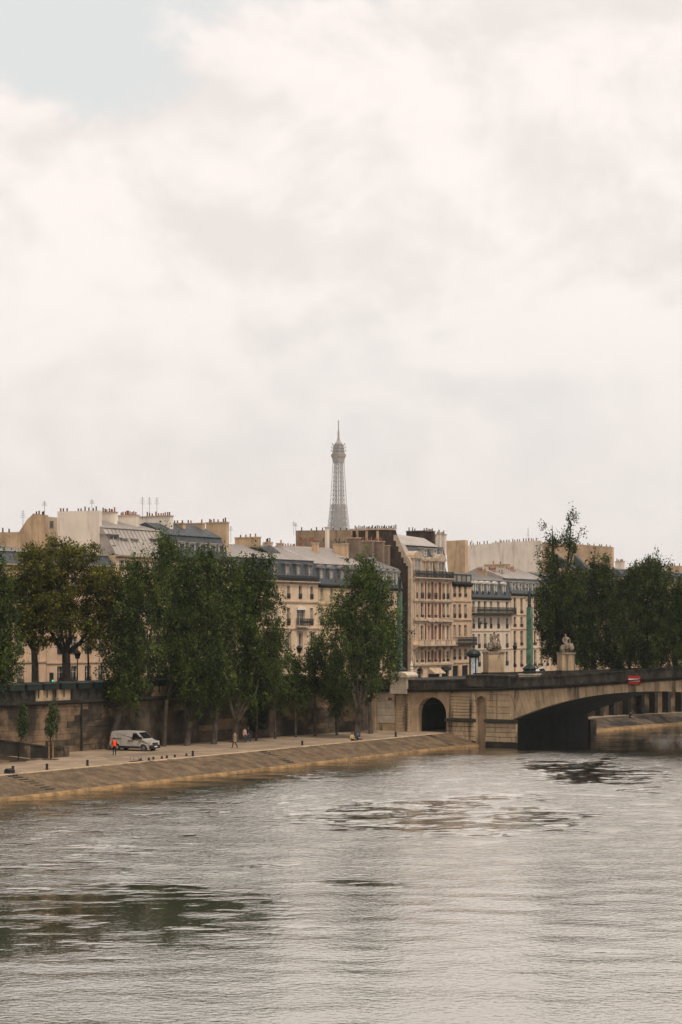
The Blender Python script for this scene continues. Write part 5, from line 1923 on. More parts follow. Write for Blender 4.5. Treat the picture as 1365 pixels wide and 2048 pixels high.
def body_mesh(pose, mats, zones):
    """pose: dict of joints in metres (x right, y back, z up); one continuous skinned body, plus fingers joined in"""
    J = pose
    order = ['pelvis', 'waist', 'chest', 'neck', 'headlow', 'headtop',
             'shl', 'ell', 'wrl', 'pal', 'shr', 'elr', 'wrr', 'par',
             'hil', 'knl', 'anl', 'tol', 'hir', 'knr', 'anr', 'tor']
    rad = dict(pelvis=(0.17, 0.12), waist=(0.14, 0.10), chest=(0.18, 0.12), neck=0.055, headlow=(0.08, 0.09), headtop=(0.085, 0.095),
               shl=0.07, ell=0.05, wrl=0.035, pal=(0.045, 0.022), shr=0.07, elr=0.05, wrr=0.035, par=(0.045, 0.022),
               hil=0.10, knl=0.065, anl=0.045, tol=0.04, hir=0.10, knr=0.065, anr=0.045, tor=0.04)
    E = [('pelvis', 'waist'), ('waist', 'chest'), ('chest', 'neck'), ('neck', 'headlow'), ('headlow', 'headtop'),
         ('chest', 'shl'), ('shl', 'ell'), ('ell', 'wrl'), ('wrl', 'pal'), ('chest', 'shr'), ('shr', 'elr'), ('elr', 'wrr'), ('wrr', 'par'),
         ('pelvis', 'hil'), ('hil', 'knl'), ('knl', 'anl'), ('anl', 'tol'), ('pelvis', 'hir'), ('hir', 'knr'), ('knr', 'anr'), ('anr', 'tor')]
    ix = {k: i for i, k in enumerate(order)}
    me = skin_mesh('body', [J[k] for k in order], [(ix[a], ix[b]) for a, b in E], [rad[k] for k in order])
    bm = bmesh.new()
    bm.from_mesh(me)
    for sd in ('l', 'r'):
        w, p = Vector(J['wr' + sd]), Vector(J['pa' + sd])
        ax = (p - w).normalized()
        side = ax.cross(Vector((0, 1, 0)))
        side = side.normalized() if side.length > 0.1 else Vector((1, 0, 0))
        for k, (off, ln) in enumerate([(-0.033, 0.065), (-0.011, 0.078), (0.011, 0.073), (0.033, 0.055), (0.05, 0.05)]):
            st = (p + side * off) if k < 4 else (w.lerp(p, 0.45) + side * 0.03)
            dr = ax if k < 4 else (ax * 0.6 + side * 0.8).normalized()
            tb = MB()
            mid = st + dr * ln * 0.55
            tb.tube([st - dr * 0.03, mid, mid + (dr * 0.9 + Vector((0, -0.35, 0))) * ln * 0.5], [0.010, 0.009, 0.006], 5)
            vs = [bm.verts.new(v) for v in tb.v]
            for f in tb.f:
                bm.faces.new([vs[i] for i in f])
    # face: nose, brow ridge, ears as small bumps
    h0, h1 = Vector(J['headlow']), Vector(J['headtop'])
    c = h0.lerp(h1, 0.42)
    fw = Vector(J.get('face', (0, -1, 0))).normalized()
    sd = fw.cross(Vector((0, 0, 1))).normalized()
    for pts, rr in (([c + fw * 0.085 + Vector((0, 0, 0.03)), c + fw * 0.115 - Vector((0, 0, 0.015))], [0.010, 0.018]),
                    ([c + sd * 0.085 + Vector((0, 0, 0.02)), c + sd * 0.092 - Vector((0, 0, 0.03))], [0.018, 0.012]),
                    ([c - sd * 0.085 + Vector((0, 0, 0.02)), c - sd * 0.092 - Vector((0, 0, 0.03))], [0.018, 0.012])):
        tb = MB()
        tb.tube(pts, rr, 5)
        vs = [bm.verts.new(v) for v in tb.v]
        for f in tb.f:
            bm.faces.new([vs[i] for i in f])
    bm.to_mesh(me)
    bm.free()
    me.materials.clear()
    for m_ in mats:
        me.materials.append(m_)
    for p in me.polygons:
        p.material_index = zones(p.center)
        p.use_smooth = True
    return me


STAND = dict(pelvis=(0, 0, 0.95), waist=(0, 0, 1.12), chest=(0, 0, 1.34), neck=(0, 0, 1.50), headlow=(0, -0.01, 1.58), headtop=(0, -0.02, 1.70),
             shl=(-0.19, 0, 1.42), ell=(-0.25, 0.02, 1.14), wrl=(-0.25, -0.05, 0.90), pal=(-0.25, -0.07, 0.83),
             shr=(0.19, 0, 1.42), elr=(0.25, 0.02, 1.14), wrr=(0.25, -0.05, 0.90), par=(0.25, -0.07, 0.83),
             hil=(-0.09, 0, 0.90), knl=(-0.11, -0.02, 0.49), anl=(-0.12, 0.02, 0.09), tol=(-0.13, -0.14, 0.04),
             hir=(0.09, 0, 0.90), knr=(0.11, -0.02, 0.49), anr=(0.12, 0.02, 0.09), tor=(0.13, -0.14, 0.04))
WALK = dict(STAND)
WALK.update(knl=(-0.10, -0.16, 0.52), anl=(-0.10, -0.22, 0.10), tol=(-0.10, -0.37, 0.07), knr=(0.10, 0.06, 0.50), anr=(0.10, 0.26, 0.13), tor=(0.10, 0.16, 0.04),
            ell=(-0.24, 0.10, 1.16), wrl=(-0.24, 0.10, 0.92), pal=(-0.24, 0.09, 0.85), elr=(0.24, -0.04, 1.16), wrr=(0.24, -0.18, 0.96), par=(0.24, -0.22, 0.90))
SIT = dict(pelvis=(0, 0, 0.12), waist=(0, -0.02, 0.30), chest=(0, -0.06, 0.52), neck=(0, -0.09, 0.68), headlow=(0, -0.11, 0.76), headtop=(0, -0.13, 0.88),
           shl=(-0.19, -0.06, 0.60), ell=(-0.26, -0.14, 0.34), wrl=(-0.16, -0.32, 0.30), pal=(-0.12, -0.38, 0.30),
           shr=(0.19, -0.06, 0.60), elr=(0.26, -0.14, 0.34), wrr=(0.16, -0.32, 0.30), par=(0.12, -0.38, 0.30),
           hil=(-0.10, -0.04, 0.12), knl=(-0.13, -0.44, 0.30), anl=(-0.13, -0.62, -0.08), tol=(-0.13, -0.76, -0.14),
           hir=(0.10, -0.04, 0.12), knr=(0.13, -0.46, 0.28), anr=(0.13, -0.66, -0.10), tor=(0.13, -0.80, -0.16))
skin_m = M('skin', (0.42, 0.25, 0.17), 0.6, 0.05, 4, 0.0)
hair_dk = M('dark_hair', (0.02, 0.015, 0.012), 0.6, 0.1, 4, 0.0)
navy = M('navy_cloth', (0.018, 0.02, 0.03), 0.9, 0.1, 4, 0.0)
blackcloth = M('black_cloth', (0.012, 0.012, 0.014), 0.9, 0.1, 4, 0.0)
tancloth = M('tan_cloth', (0.30, 0.21, 0.14), 0.9, 0.1, 4, 0.0)
bluecloth = M('blue_cloth', (0.03, 0.06, 0.13), 0.9, 0.1, 4, 0.0)
pinkcloth = M('pink_cloth', (0.48, 0.30, 0.25), 0.9, 0.1, 4, 0.0)
greycloth = M('grey_cloth', (0.06, 0.06, 0.065), 0.9, 0.1, 4, 0.0)
yellowcloth = M('yellow_cloth', (0.50, 0.38, 0.13), 0.9, 0.1, 4, 0.0)


def person(label, loc, rz, pose, top_m, leg_m, hair=hair_dk, height=1.0, coat=None, vest=False, hat=False):
    r = thing('person', label, 'person', loc, rz)
    r.scale = (height,) * 3
    zn, zw = pose['neck'][2] - 0.02, pose['pelvis'][2] + 0.06
    seated = pose['pelvis'][2] < 0.5

    def zones(c):
        if c.z > zn:
            return 0
        for k in ('pal', 'par'):
            if (Vector(pose[k]) - c).length < 0.13:
                return 0
        if seated:
            return 2 if (c.y < -0.18 and c.z < zw + 0.2 and abs(c.x) < 0.24) or c.z < zw - 0.02 else 1
        if c.z < 0.09:
            return 3
        return 2 if (c.z < zw and abs(c.x) < 0.2) else 1
    put('body', body_mesh(pose, [skin_m, top_m, leg_m, rubber], zones), r)
    h0, h1 = Vector(pose['headlow']), Vector(pose['headtop'])
    hm = MB()
    prof = [(0.098, -0.02), (0.108, 0.03), (0.102, 0.08), (0.07, 0.125), (0.02, 0.142)]
    hm.lathe(prof, 10)
    ho = hm.build('hair', hair, r, tuple(h0.lerp(h1, 0.45) + Vector((0, 0.018, 0))), smooth=True)
    # jacket or vest: closed shell that follows the torso
    px_, pc, pw = Vector(pose['pelvis']), Vector(pose['chest']), Vector(pose['waist'])
    vm = MB()
    hem = 0.28 if coat else 0.02
    rings = []
    up_ = (pc - px_).normalized()
    low = px_ - up_ * hem if not seated else px_ + up_ * 0.02
    for c_, a_, b_ in ((low, 0.215 if coat else 0.19, 0.165 if coat else 0.15), (pw, 0.185, 0.145), (pc, 0.215, 0.155), (pc + up_ * 0.10, 0.19, 0.12), (pc + up_ * 0.145, 0.09, 0.08)):
        rings.append([(c_.x + a_ * math.cos(q * math.pi / 6), c_.y + b_ * math.sin(q * math.pi / 6), c_.z) for q in range(12)])
    vs = [v for rg in rings for v in rg]
    fs = []
    for j in range(len(rings) - 1):
        for q in range(12):
            q2 = (q + 1) % 12
            fs.append((j * 12 + q, j * 12 + q2, (j + 1) * 12 + q2, (j + 1) * 12 + q))
    vm.add(vs, fs)
    vm.build('vest' if vest else 'jacket', top_m if not vest else orangecloth, r, smooth=True)
    return r


person('person in bright orange vest and black trousers standing by the van', ground_pt(229, 1511, QZ), math.radians(10), STAND, blackcloth, blackcloth, vest=True, height=0.98)
person('person in tan coat and dark trousers walking along the quay alone', ground_pt(470, 1497, QZ), math.radians(-60), WALK, tancloth, blackcloth, coat=True)
person('person in pink top at the left of the pair under the trees', ground_pt(490, 1485.5, QZ), math.radians(40), STAND, pinkcloth, greycloth, height=0.93)
person('person in dark blue jacket at the right of the pair under the trees', ground_pt(497, 1485, QZ), math.radians(-50), WALK, navy, bluecloth)
p_ = ground_pt(704, 1483, QZ)
person('person in pale yellow top sitting on the quay edge', p_ + Vector((0, 0, 0.03)), ANG - math.pi / 2 + math.radians(70), SIT, yellowcloth, blackcloth)
p_ = ground_pt(715, 1481.5, QZ)
person('person in dark blue sitting on the quay edge with legs over the bank', p_ + Vector((0, 0, 0.03)), ANG - math.pi / 2 + math.radians(85), SIT, bluecloth, navy)
s_f = s_px(1260, 2.0)
pb = ground_pt(1261, 1438, QZ)
person('person in black sitting on the far bank seen under the arch', pb + Vector((0, 0, 0.03)), math.radians(40), SIT, blackcloth, greycloth, height=1.05)

# ================================================================== VAN
def make_van():
    base = ground_pt(271, 1501.5, QZ)
    v = thing('delivery_van', 'white panel van parked on the lower quay under the trees', 'van', base, math.radians(-27))
    vanpaint = M('van_white', (0.38, 0.355, 0.315), 0.35, 0.06, 1.5, 0.0, 5, (0.20, 0.17, 0.13), 0.5, (1.2, 1.2, 0.9), spec=0.5)
    # x forward, y left, z up; right side (y<0) faces the river
    half = 0.95
    prof = [(-2.42, 0.42), (-2.46, 0.60), (-2.46, 1.0), (-2.42, 1.55), (-2.34, 1.88), (-2.15, 1.965), (-1.0, 1.99), (0.55, 1.96), (0.78, 1.90),
            (1.52, 1.22), (1.62, 1.15), (2.18, 1.00), (2.33, 0.86), (2.36, 0.62), (2.34, 0.42), (2.22, 0.30)]
    bot = [(1.98, 0.28), (1.95, 0.50), (1.78, 0.70), (1.55, 0.75), (1.32, 0.70), (1.15, 0.50), (1.12, 0.28),
           (-1.22, 0.28), (-1.25, 0.50), (-1.42, 0.70), (-1.65, 0.75), (-1.88, 0.70), (-2.05, 0.50), (-2.08, 0.30)]
    poly = prof + bot
    def inset(z):
        return 0.0 if z < 1.0 else 0.16 * ((z - 1.0) / 0.97) ** 1.5
    m = MB()
    k = len(poly)
    vs = []
    for sgn in (-1, 1):
        for x, z in poly:
            yy = half - inset(z) - (0.06 if z < 0.45 else 0) - (0.10 if x > 2.1 else 0)
            vs.append((x, sgn * yy, z))
    fs = [tuple(range(k)), tuple(range(2 * k - 1, k - 1, -1))]
    fs += [(i, i + k, (i + 1) % k + k, (i + 1) % k) for i in range(k)]
    m.add(vs, fs)
    me = m.mesh('body', vanpaint)
    bm = bmesh.new()
    bm.from_mesh(me)
    edges = [e for e in bm.edges if len(e.link_faces) == 2 and any(len(f.verts) > 8 for f in e.link_faces) and min(e.verts[0].co.z, e.verts[1].co.z) > 0.8]
    bmesh.ops.bevel(bm, geom=edges, offset=0.06, segments=2, affect='EDGES')
    bm.to_mesh(me)
    bm.free()
    body = put('body', me, v)

    def side_panel(name, pts, mat, proud=0.012, sgn=-1):
        vv, ff = [], []
        kk = len(pts)
        for off in (proud, -0.02):
            for x, z in pts:
                vv.append((x, sgn * (half - inset(z) + off - (0.10 if x > 2.1 else 0)), z))
        ff = [tuple(range(kk)), tuple(range(2 * kk - 1, kk - 1, -1))] + [(i, i + kk, (i + 1) % kk + kk, (i + 1) % kk) for i in range(kk)]
        return MB().add(vv, ff).build(name, mat, v)
    for sg in (-1, 1):
        side_panel('side_window', [(0.18, 1.18), (1.28, 1.18), (1.18, 1.34), (0.68, 1.80), (0.28, 1.82)], darkglass, 0.014, sg)
        side_panel('lower_trim', [(-1.2, 0.30), (1.1, 0.30), (1.1, 0.50), (-1.2, 0.52)], blackplastic, 0.02, sg)
        side_panel('door_seam', [(0.06, 0.55), (0.085, 0.55), (0.15, 1.86), (0.125, 1.86)], blackplastic, 0.006, sg)
        side_panel('door_seam', [(1.10, 0.78), (1.125, 0.78), (1.19, 1.16), (1.165, 1.16)], blackplastic, 0.006, sg)
        side_panel('slide_rail', [(-2.3, 1.22), (-1.15, 1.22), (-1.15, 1.27), (-2.3, 1.27)], blackplastic, 0.012, sg)
        side_panel('door_seam', [(-1.16, 0.55), (-1.135, 0.55), (-1.135, 1.86), (-1.16, 1.86)], blackplastic, 0.005, sg)
        for hx in (0.22, -0.12):
            MB().box(hx - 0.12, hx + 0.12, sg * 0.95 - 0.035, sg * 0.95 + 0.035, 1.02, 1.08).build('door_handle', blackplastic, v)
        mi = MB().box(1.22, 1.36, sg * 1.02 - 0.10, sg * 1.02 + 0.10, 1.22, 1.46).build('mirror', blackplastic, v)
        for wx in (1.55, -1.65):
            wh = MB()
            y0, y1 = (sg * 0.93, sg * 0.72)
            ring = 18
            vsw = []
            for yy, rr in ((y0, 0.27), (y0, 0.335), (y1, 0.335), (y1, 0.2)):
                for q in range(ring):
                    a = 2 * math.pi * q / ring
                    vsw.append((rr * math.cos(a), yy - y0, rr * math.sin(a)))
            fsw = [(j * ring + q, j * ring + (q + 1) % ring, (j + 1) * ring + (q + 1) % ring, (j + 1) * ring + q) for j in range(3) for q in range(ring)]
            fsw += [tuple(range(ring * 3, ring * 4))]
            wh.add(vsw, fsw)
            wo = wh.build('wheel', rubber, v, (wx, y0, 0.335))
            rim = MB()
            rim.add([(0.25 * math.cos(2 * math.pi * q / 16), -sg * 0.02, 0.25 * math.sin(2 * math.pi * q / 16)) for q in range(16)] + [(0, sg * 0.01, 0)],
                    [(q, (q + 1) % 16, 16) for q in range(16)])
            rim.build('rim', M('steel_rim', (0.12, 0.12, 0.125), 0.4, 0.1, 3, 0), wo)
        hl = MB()
        hl.prism_x([(sg * 0.50, 0.80), (sg * 0.82, 0.80), (sg * 0.86, 0.98), (sg * 0.70, 1.03)], 2.10, 2.33)
        hl.build('headlight', M('lamp_glass', (0.45, 0.45, 0.45), 0.15, 0.1, 3, 0), v)
        MB().box(-2.475, -2.40, sg * 0.86 - 0.06, sg * 0.86 + 0.06, 0.9, 1.4).build('tail_lamp', redpaint, v)
    # windscreen
    ws = MB()
    a = [(0.84, 0.66, 1.86), (0.84, -0.66, 1.86), (1.47, -0.76, 1.285), (1.47, 0.76, 1.285)]
    nrm = Vector((0.68, 0, 0.73)).normalized()
    ws.add([Vector(p) + nrm * 0.018 for p in a] + [Vector(p) - nrm * 0.03 for p in a], [(0, 1, 2, 3), (7, 6, 5, 4), (0, 4, 5, 1), (1, 5, 6, 2), (2, 6, 7, 3), (3, 7, 4, 0)])
    ws.build('windscreen', darkglass, v)
    MB().prism_y([(2.20, 0.26), (2.43, 0.30), (2.44, 0.58), (2.385, 0.64), (2.20, 0.64)], -0.86, 0.86).build('bumper', blackplastic, v)
    MB().prism_y([(2.2, 0.66), (2.385, 0.66), (2.36, 0.86), (2.2, 0.90)], -0.48, 0.48).build('grille', blackplastic, v)
    MB().box(2.442, 2.45, -0.26, 0.26, 0.42, 0.53).build('number_plate', whitepaint, v)
    MB().box(-2.52, -2.40, -0.85, 0.85, 0.36, 0.56).build('rear_bumper', blackplastic, v)


make_van()

# ================================================================== QUAY FURNITURE
def bollard(label, px, py, h=0.75, r=0.13):
    o = thing('bollard', label, 'bollard', ground_pt(px, py, QZ), 0, 'iron bollards along the quay edge')
    MB().lathe([(r * 1.25, -0.02), (r * 1.25, 0.06), (r, 0.10), (r * 0.92, h * 0.75), (r * 1.15, h * 0.86), (r * 1.05, h * 0.96), (r * 0.4, h)], 10).build('post', iron, o, smooth=False)


ords = ['first', 'second', 'third', 'fourth', 'fifth', 'sixth', 'seventh', 'eighth', 'ninth', 'tenth', 'eleventh', 'twelfth']
bs = [(26, 1546, 0.6), (94, 1540, 0.55), (175, 1532, 0.55), (386, 1513, 0.55), (605, 1491, 0.5), (792, 1474, 0.6)]
for k, (px, py, h) in enumerate(bs):
    bollard('dark iron bollard on the quay edge, %s tall one from the left' % ords[k], px, py, h, 0.115)
sm = [(281, 1522.5), (298, 1521), (307, 1519.5), (324, 1518), (334, 1516.5), (350, 1515), (373, 1512.5)]
for k, (px, py) in enumerate(sm):
    bollard('short iron stub on the quay edge, %s of the low row below the van' % ords[k], px, py, 0.26, 0.10)
o = thing('mooring_block', 'dark mooring block beside the leftmost bollard', 'block', ground_pt(19, 1547, QZ), ANG)
MB().prism_x([(-0.3, 0), (0.3, 0), (0.3, 0.25), (0.1, 0.42), (-0.3, 0.3)], -0.35, 0.35).build('block', iron, o)
o = thing('ladder_rail', 'low bent metal rail at the quay edge in front of the van', 'rail', ground_pt(269, 1523, QZ), ANG)
mr = MB()
mr.tube([(-0.6, 0, 0), (-0.6, 0, 0.5), (0.6, 0, 0.5), (0.6, 0, 0)], 0.035, 6)
mr.tube([(-0.6, -0.4, 0), (-0.6, -0.4, 0.5), (0.6, -0.4, 0.5), (0.6, -0.4, 0)], 0.035, 6)
mr.build('hoop', M('galvanised', (0.2, 0.2, 0.19), 0.5, 0.1, 3, 0), o)
MB().box(-0.75, 0.75, -0.5, 0.1, -0.02, 0.05).build('foot_plate', iron, o)

# drain pipe on the quay wall
o = thing('drain_pipe', 'black drain pipe down the quay wall behind the saplings', 'pipe', QW(xw_px(160), -0.26, QZ), ANGW)
MB().tube([(0, 0, 0), (0, 0, 5.0)], 0.09, 8).build('pipe', iron, o)
for z_ in (0.9, 2.4, 3.9):
    MB().lathe([(0.13, z_), (0.13, z_ + 0.08)], 8).build('clamp', iron, o)

# book stalls on the parapet
nb_ = 0
x = xw_px(-20)
while x < -14:
    ln = 2.0
    o = thing('book_stall', 'closed dark green book stall on the quay parapet, %s from the left' % (ords[nb_] if nb_ < 12 else '%dth' % (nb_ + 1)), 'stall', QW(x, 0.1, PT), ANGW, 'book stalls on the parapet')
    op = nb_ in (3, 7)
    MB().prism_x([(-0.35, 0.02), (0.55, 0.02), (0.55, 0.72), (-0.35, 0.55)], 0.02, ln - 0.02).build('box', greenpaint, o)
    MB().prism_x([(-0.42, 0.555), (0.60, 0.745), (0.60, 0.80), (-0.42, 0.61)], 0.0, ln).build('lid', M('stall_lid', (0.018, 0.026, 0.022), 0.5, 0.15, 2, 0) if nb_ % 3 else greenpaint, o)
    for bx in (0.4, 1.6):
        MB().box(bx - 0.035, bx + 0.035, -0.30, -0.22, -0.75, 0.018).build('bracket', iron, o)
    nb_ += 1
    x += 2.35

# quay lamp and traffic light at the upper left
o = thing('traffic_light', 'traffic light showing green between the plane trunks', 'traffic light', Q(s_px(103, 19), 19, ST), ANG)
MB().tube([(0, 0, 0), (0, 0, 3.1)], 0.06, 8).build('post', greenpaint, o)
MB().box(-0.16, 0.16, -0.14, 0.14, 2.15, 3.15).build('housing', blackplastic, o)
gm = bpy.data.materials.new('green_signal')
gm.use_nodes = True
gm.node_tree.nodes['Principled BSDF'].inputs['Base Color'].default_value = (0, 0.3, 0.12, 1)
gm.node_tree.nodes['Principled BSDF'].inputs['Emission Color'].default_value = (0.0, 1.0, 0.35, 1)
gm.node_tree.nodes['Principled BSDF'].inputs['Emission Strength'].default_value = 1.2
MB().prism_y([(0.10 * math.cos(a * math.pi / 6), 2.32 + 0.10 * math.sin(a * math.pi / 6)) for a in range(12)], -0.165, -0.141).build('green_lens', gm, o)
MB().prism_y([(0.10 * math.cos(a * math.pi / 6), 2.96 + 0.10 * math.sin(a * math.pi / 6)) for a in range(12)], -0.165, -0.141).build('red_lens', blackplastic, o)


def street_lamp(label, px, pyt, n, s=None, h=None):
    s = s_px(px, n) if s is None else s
    zt = z_py(pyt, s, n) - ST
    o = thing('street_lamp', label, 'street lamp', Q(s, n, ST), ANG, 'street lamps')
    MB().lathe([(0.22, 0), (0.22, 0.5), (0.12, 0.7), (0.07, 1.0), (0.055, zt - 1.0), (0.09, zt - 0.95)], 8).build('post', greenpaint, o)
    MB().frustum(0, 0, zt - 0.93, zt - 0.35, 0.14, 0.14, 0.26, 0.26).build('lantern', darkglass, o)
    MB().frustum(0, 0, zt - 0.345, zt, 0.30, 0.30, 0.05, 0.05).build('lantern_cap', greenpaint, o)
    return o


street_lamp('dark street lamp against the lamp house, right of the first statue', 1030.5, 1288, 24)
street_lamp('dark street lamp in front of the cream house between the trees', 599, 1290, 15)
street_lamp('dark lamp post beside the thick plane trunk', 155, 1300, 19)

# suspended double street light
o = thing('hanging_street_light', 'pair of black lamps hanging on wires in front of the white house', 'street light', Q(s_px(967, 27), 27, 0), ANG)
s_c = s_px(967, 27)
zl = z_py(1243, s_c, 27)
for sg in (-1, 1):
    lm = MB()
    lm.lathe([(0.10, zl - 0.02), (0.34, zl - 0.30), (0.30, zl - 0.36), (0.1, zl - 0.42)], 10, sg * 0.75, 0)
    lm.build('lamp_head', blackplastic, o)
MB().bar((-0.75, 0, zl), (0.75, 0, zl + 0.05), 0.06).build('arm', iron, o)
MB().bar((0, 0, zl), (0.3, 9.4, zl + 0.6), 0.03).build('wire', iron, o)
MB().bar((0, 0, zl), (12.0, 9.4, zl + 0.2), 0.03).build('wire', iron, o)

# tall verdigris lamp pylons of the bridge
def pylon(label, px, pyt, s, wpx):
    n = n_px(px, s)
    zt = z_py(pyt, s, n) - ST
    w = wpx * dist(s, n) / F / 2 * 0.74
    zt += ST - 6.9
    o = thing('lamp_pylon', label, 'street lamp', Q(s, n, 6.9), ANG, 'green lamp pylons of the bridge')
    MB().box(-1.0, 1.0, -1.0, 1.0, 0.0, 0.95).build('plinth', lightstone, o)
    MB().box(-1.1, 1.1, -1.1, 1.1, 0.953, 1.1).build('plinth_cap', lightstone, o)
    MB().lathe([(0.9, 1.103), (0.95, 1.35), (0.75, 1.5), (0.9, 1.75), (0.62, 2.0), (w, 2.25)], 12).build('base_ornament', greenpaint, o)
    hb = zt - 2.3
    f = MB()
    f.frustum(0, 0, 2.253, hb, w, w, w * 0.92, w * 0.92)
    f.build('shaft', verdigris, o)
    for sx, sy, ex, ey in ((0, -1, 0.62, 0.02), (-1, 0, 0.02, 0.62)):
        for k in range(4):
            z0 = 2.5 + (hb - 2.8) * k / 4
            z1 = z0 + (hb - 2.8) / 4 - 0.22
            MB().box(sx * w * 0.985 - w * ex - 0.012, sx * w * 0.985 + w * ex + 0.012 if ex > 0.1 else sx * w * 0.985 + 0.02, sy * w * 0.985 - w * ey - 0.012, sy * w * 0.985 + w * ey if ey > 0.1 else sy * w * 0.985 + 0.02, z0, z1).build('panel', M('verdigris_dark', (0.08, 0.16, 0.105), 0.6, 0.3, 1.4, 0.1), o)
    MB().lathe([(w * 1.0, hb + 0.003), (w * 0.6, hb + 0.15), (w * 0.75, hb + 0.3), (w * 0.4, hb + 0.45), (w * 0.55, hb + 0.6)], 10).build('neck', greenpaint, o)
    lt = MB()
    for k in range(6):
        a = k * math.pi / 3
        lt.bar((w * 0.42 * math.cos(a), w * 0.42 * math.sin(a), hb + 0.6), (w * 0.55 * math.cos(a), w * 0.55 * math.sin(a), hb + 1.75), 0.06)
    for zq, rq in ((hb + 0.62, 0.45), (hb + 1.15, 0.52), (hb + 1.7, 0.6)):
        lt.lathe([(w * rq, zq), (w * rq, zq + 0.08)], 10)
    lt.build('lantern', greenpaint, o)
    MB().lathe([(w * 0.36, hb + 0.66), (w * 0.46, hb + 1.68)], 8).build('lantern_glass', M('lantern_glass', (0.10, 0.12, 0.11), 0.2, 0.1, 3, 0), o)
    MB().lathe([(w * 0.66, hb + 1.8), (w * 0.4, hb + 1.95), (w * 0.15, hb + 2.1), (0.04, hb + 2.35)], 10).build('lantern_cap', greenpaint, o)
    return o


pylon('tall green bronze lamp pylon at the near end of the bridge, beside the big poplar', 800, 1148, SB + 1.8, 11.5)
pylon('tall green bronze lamp pylon on the far side of the bridge, between the statues', 1060, 1178, SB + 18.5, 14)

# white globe lamp post
s_ = SB + 3.0
o = thing('globe_post', 'slim white post of stacked globes at the bridge corner', 'lamp post', Q(s_, n_px(823.5, s_), ST), ANG)
zt = z_py(1322, s_, n_px(823.5, s_)) - ST
MB().lathe([(0.09, 0), (0.07, zt - 1.35)], 8).build('post', iron, o)
for k, (zz, r) in enumerate(((zt - 1.25, 0.17), (zt - 0.95, 0.19), (zt - 0.55, 0.2))):
    MB().lathe([(0.05, zz - 0.14), (r, zz - 0.06), (r, zz + 0.08), (0.08, zz + 0.15)], 10).build('globe', lamp_white, o)
MB().lathe([(0.14, zt - 0.38), (0.10, zt - 0.15), (0.02, zt)], 8).build('finial', lamp_white, o)

# advertising column
s_ = s_px(948, 20)
o = thing('advertising_column', 'dark green advertising column with domed top and white posters beside the first statue', 'kiosk', Q(s_, 20, ST), ANG)
zt = z_py(1296, s_, 20) - ST
MB().lathe([(0.72, 0), (0.72, 0.25), (0.64, 0.3), (0.64, zt - 1.3)], 16).build('column', greenpaint, o)
MB().lathe([(0.70, zt - 1.295), (1.0, zt - 1.1), (1.02, zt - 0.8), (0.85, zt - 0.5), (0.5, zt - 0.25), (0.12, zt - 0.12), (0.02, zt)], 16).build('dome', greenpaint, o)
for a0, a1 in ((math.radians(190), math.radians(245)), (math.radians(262), math.radians(300))):
    pm = MB()
    k = 6
    vs = []
    for z_ in (0.5, zt - 1.4):
        for i in range(k + 1):
            a = a0 + (a1 - a0) * i / k - math.radians(20)
            vs.append((0.66 * math.cos(a), 0.66 * math.sin(a), z_))
    pm.add(vs, [(i, i + 1, i + k + 2, i + k + 1) for i in range(k)])
    pm.build('poster', M('poster_paper', (0.55, 0.57, 0.56), 0.7, 0.1, 1.5, 0.0, 5, (0.15, 0.2, 0.25), 0.7, (2, 2, 1.2)), o)

# a parked car and a van on the street glimpsed over the parapet
def small_car(label, px, n, mat, rz):
    s = s_px(px, n)
    o = thing('parked_car', label, 'car', Q(s, n, ST), rz)
    pr = [(-1.95, 0.35), (-1.98, 0.8), (-1.75, 0.95), (-1.35, 1.42), (0.2, 1.46), (0.95, 0.98), (1.8, 0.82), (1.95, 0.55), (1.9, 0.3), (-1.9, 0.28)]
    MB().prism_y(pr, -0.82, 0.82).build('body', mat, o)
    MB().prism_y([(-1.30, 0.98), (-1.08, 1.36), (0.14, 1.39), (0.68, 0.99)], -0.835, 0.835).build('side_windows', darkglass, o)
    MB().add([(0.26, -0.68, 1.445), (0.26, 0.68, 1.445), (0.98, 0.74, 1.0), (0.98, -0.74, 1.0)], [(0, 1, 2, 3)]).build('windscreen', darkglass, o)
    for wx in (-1.2, 1.25):
        for sy in (-1, 1):
            m = MB()
            m.lathe([(0.2, -0.1), (0.31, -0.1), (0.31, 0.1), (0.2, 0.1)], 14)
            w = m.build('wheel', rubber, o, (wx, sy * 0.76, 0.31))
            w.rotation_euler = (math.pi / 2, 0, 0)
    return o


small_car('white car on the street behind the lamp plinth, right of the first statue', 1078, 22, whitepaint, ANG)
small_car('dark car on the street at the left, behind the book stalls', 196, 24, redpaint, ANG)

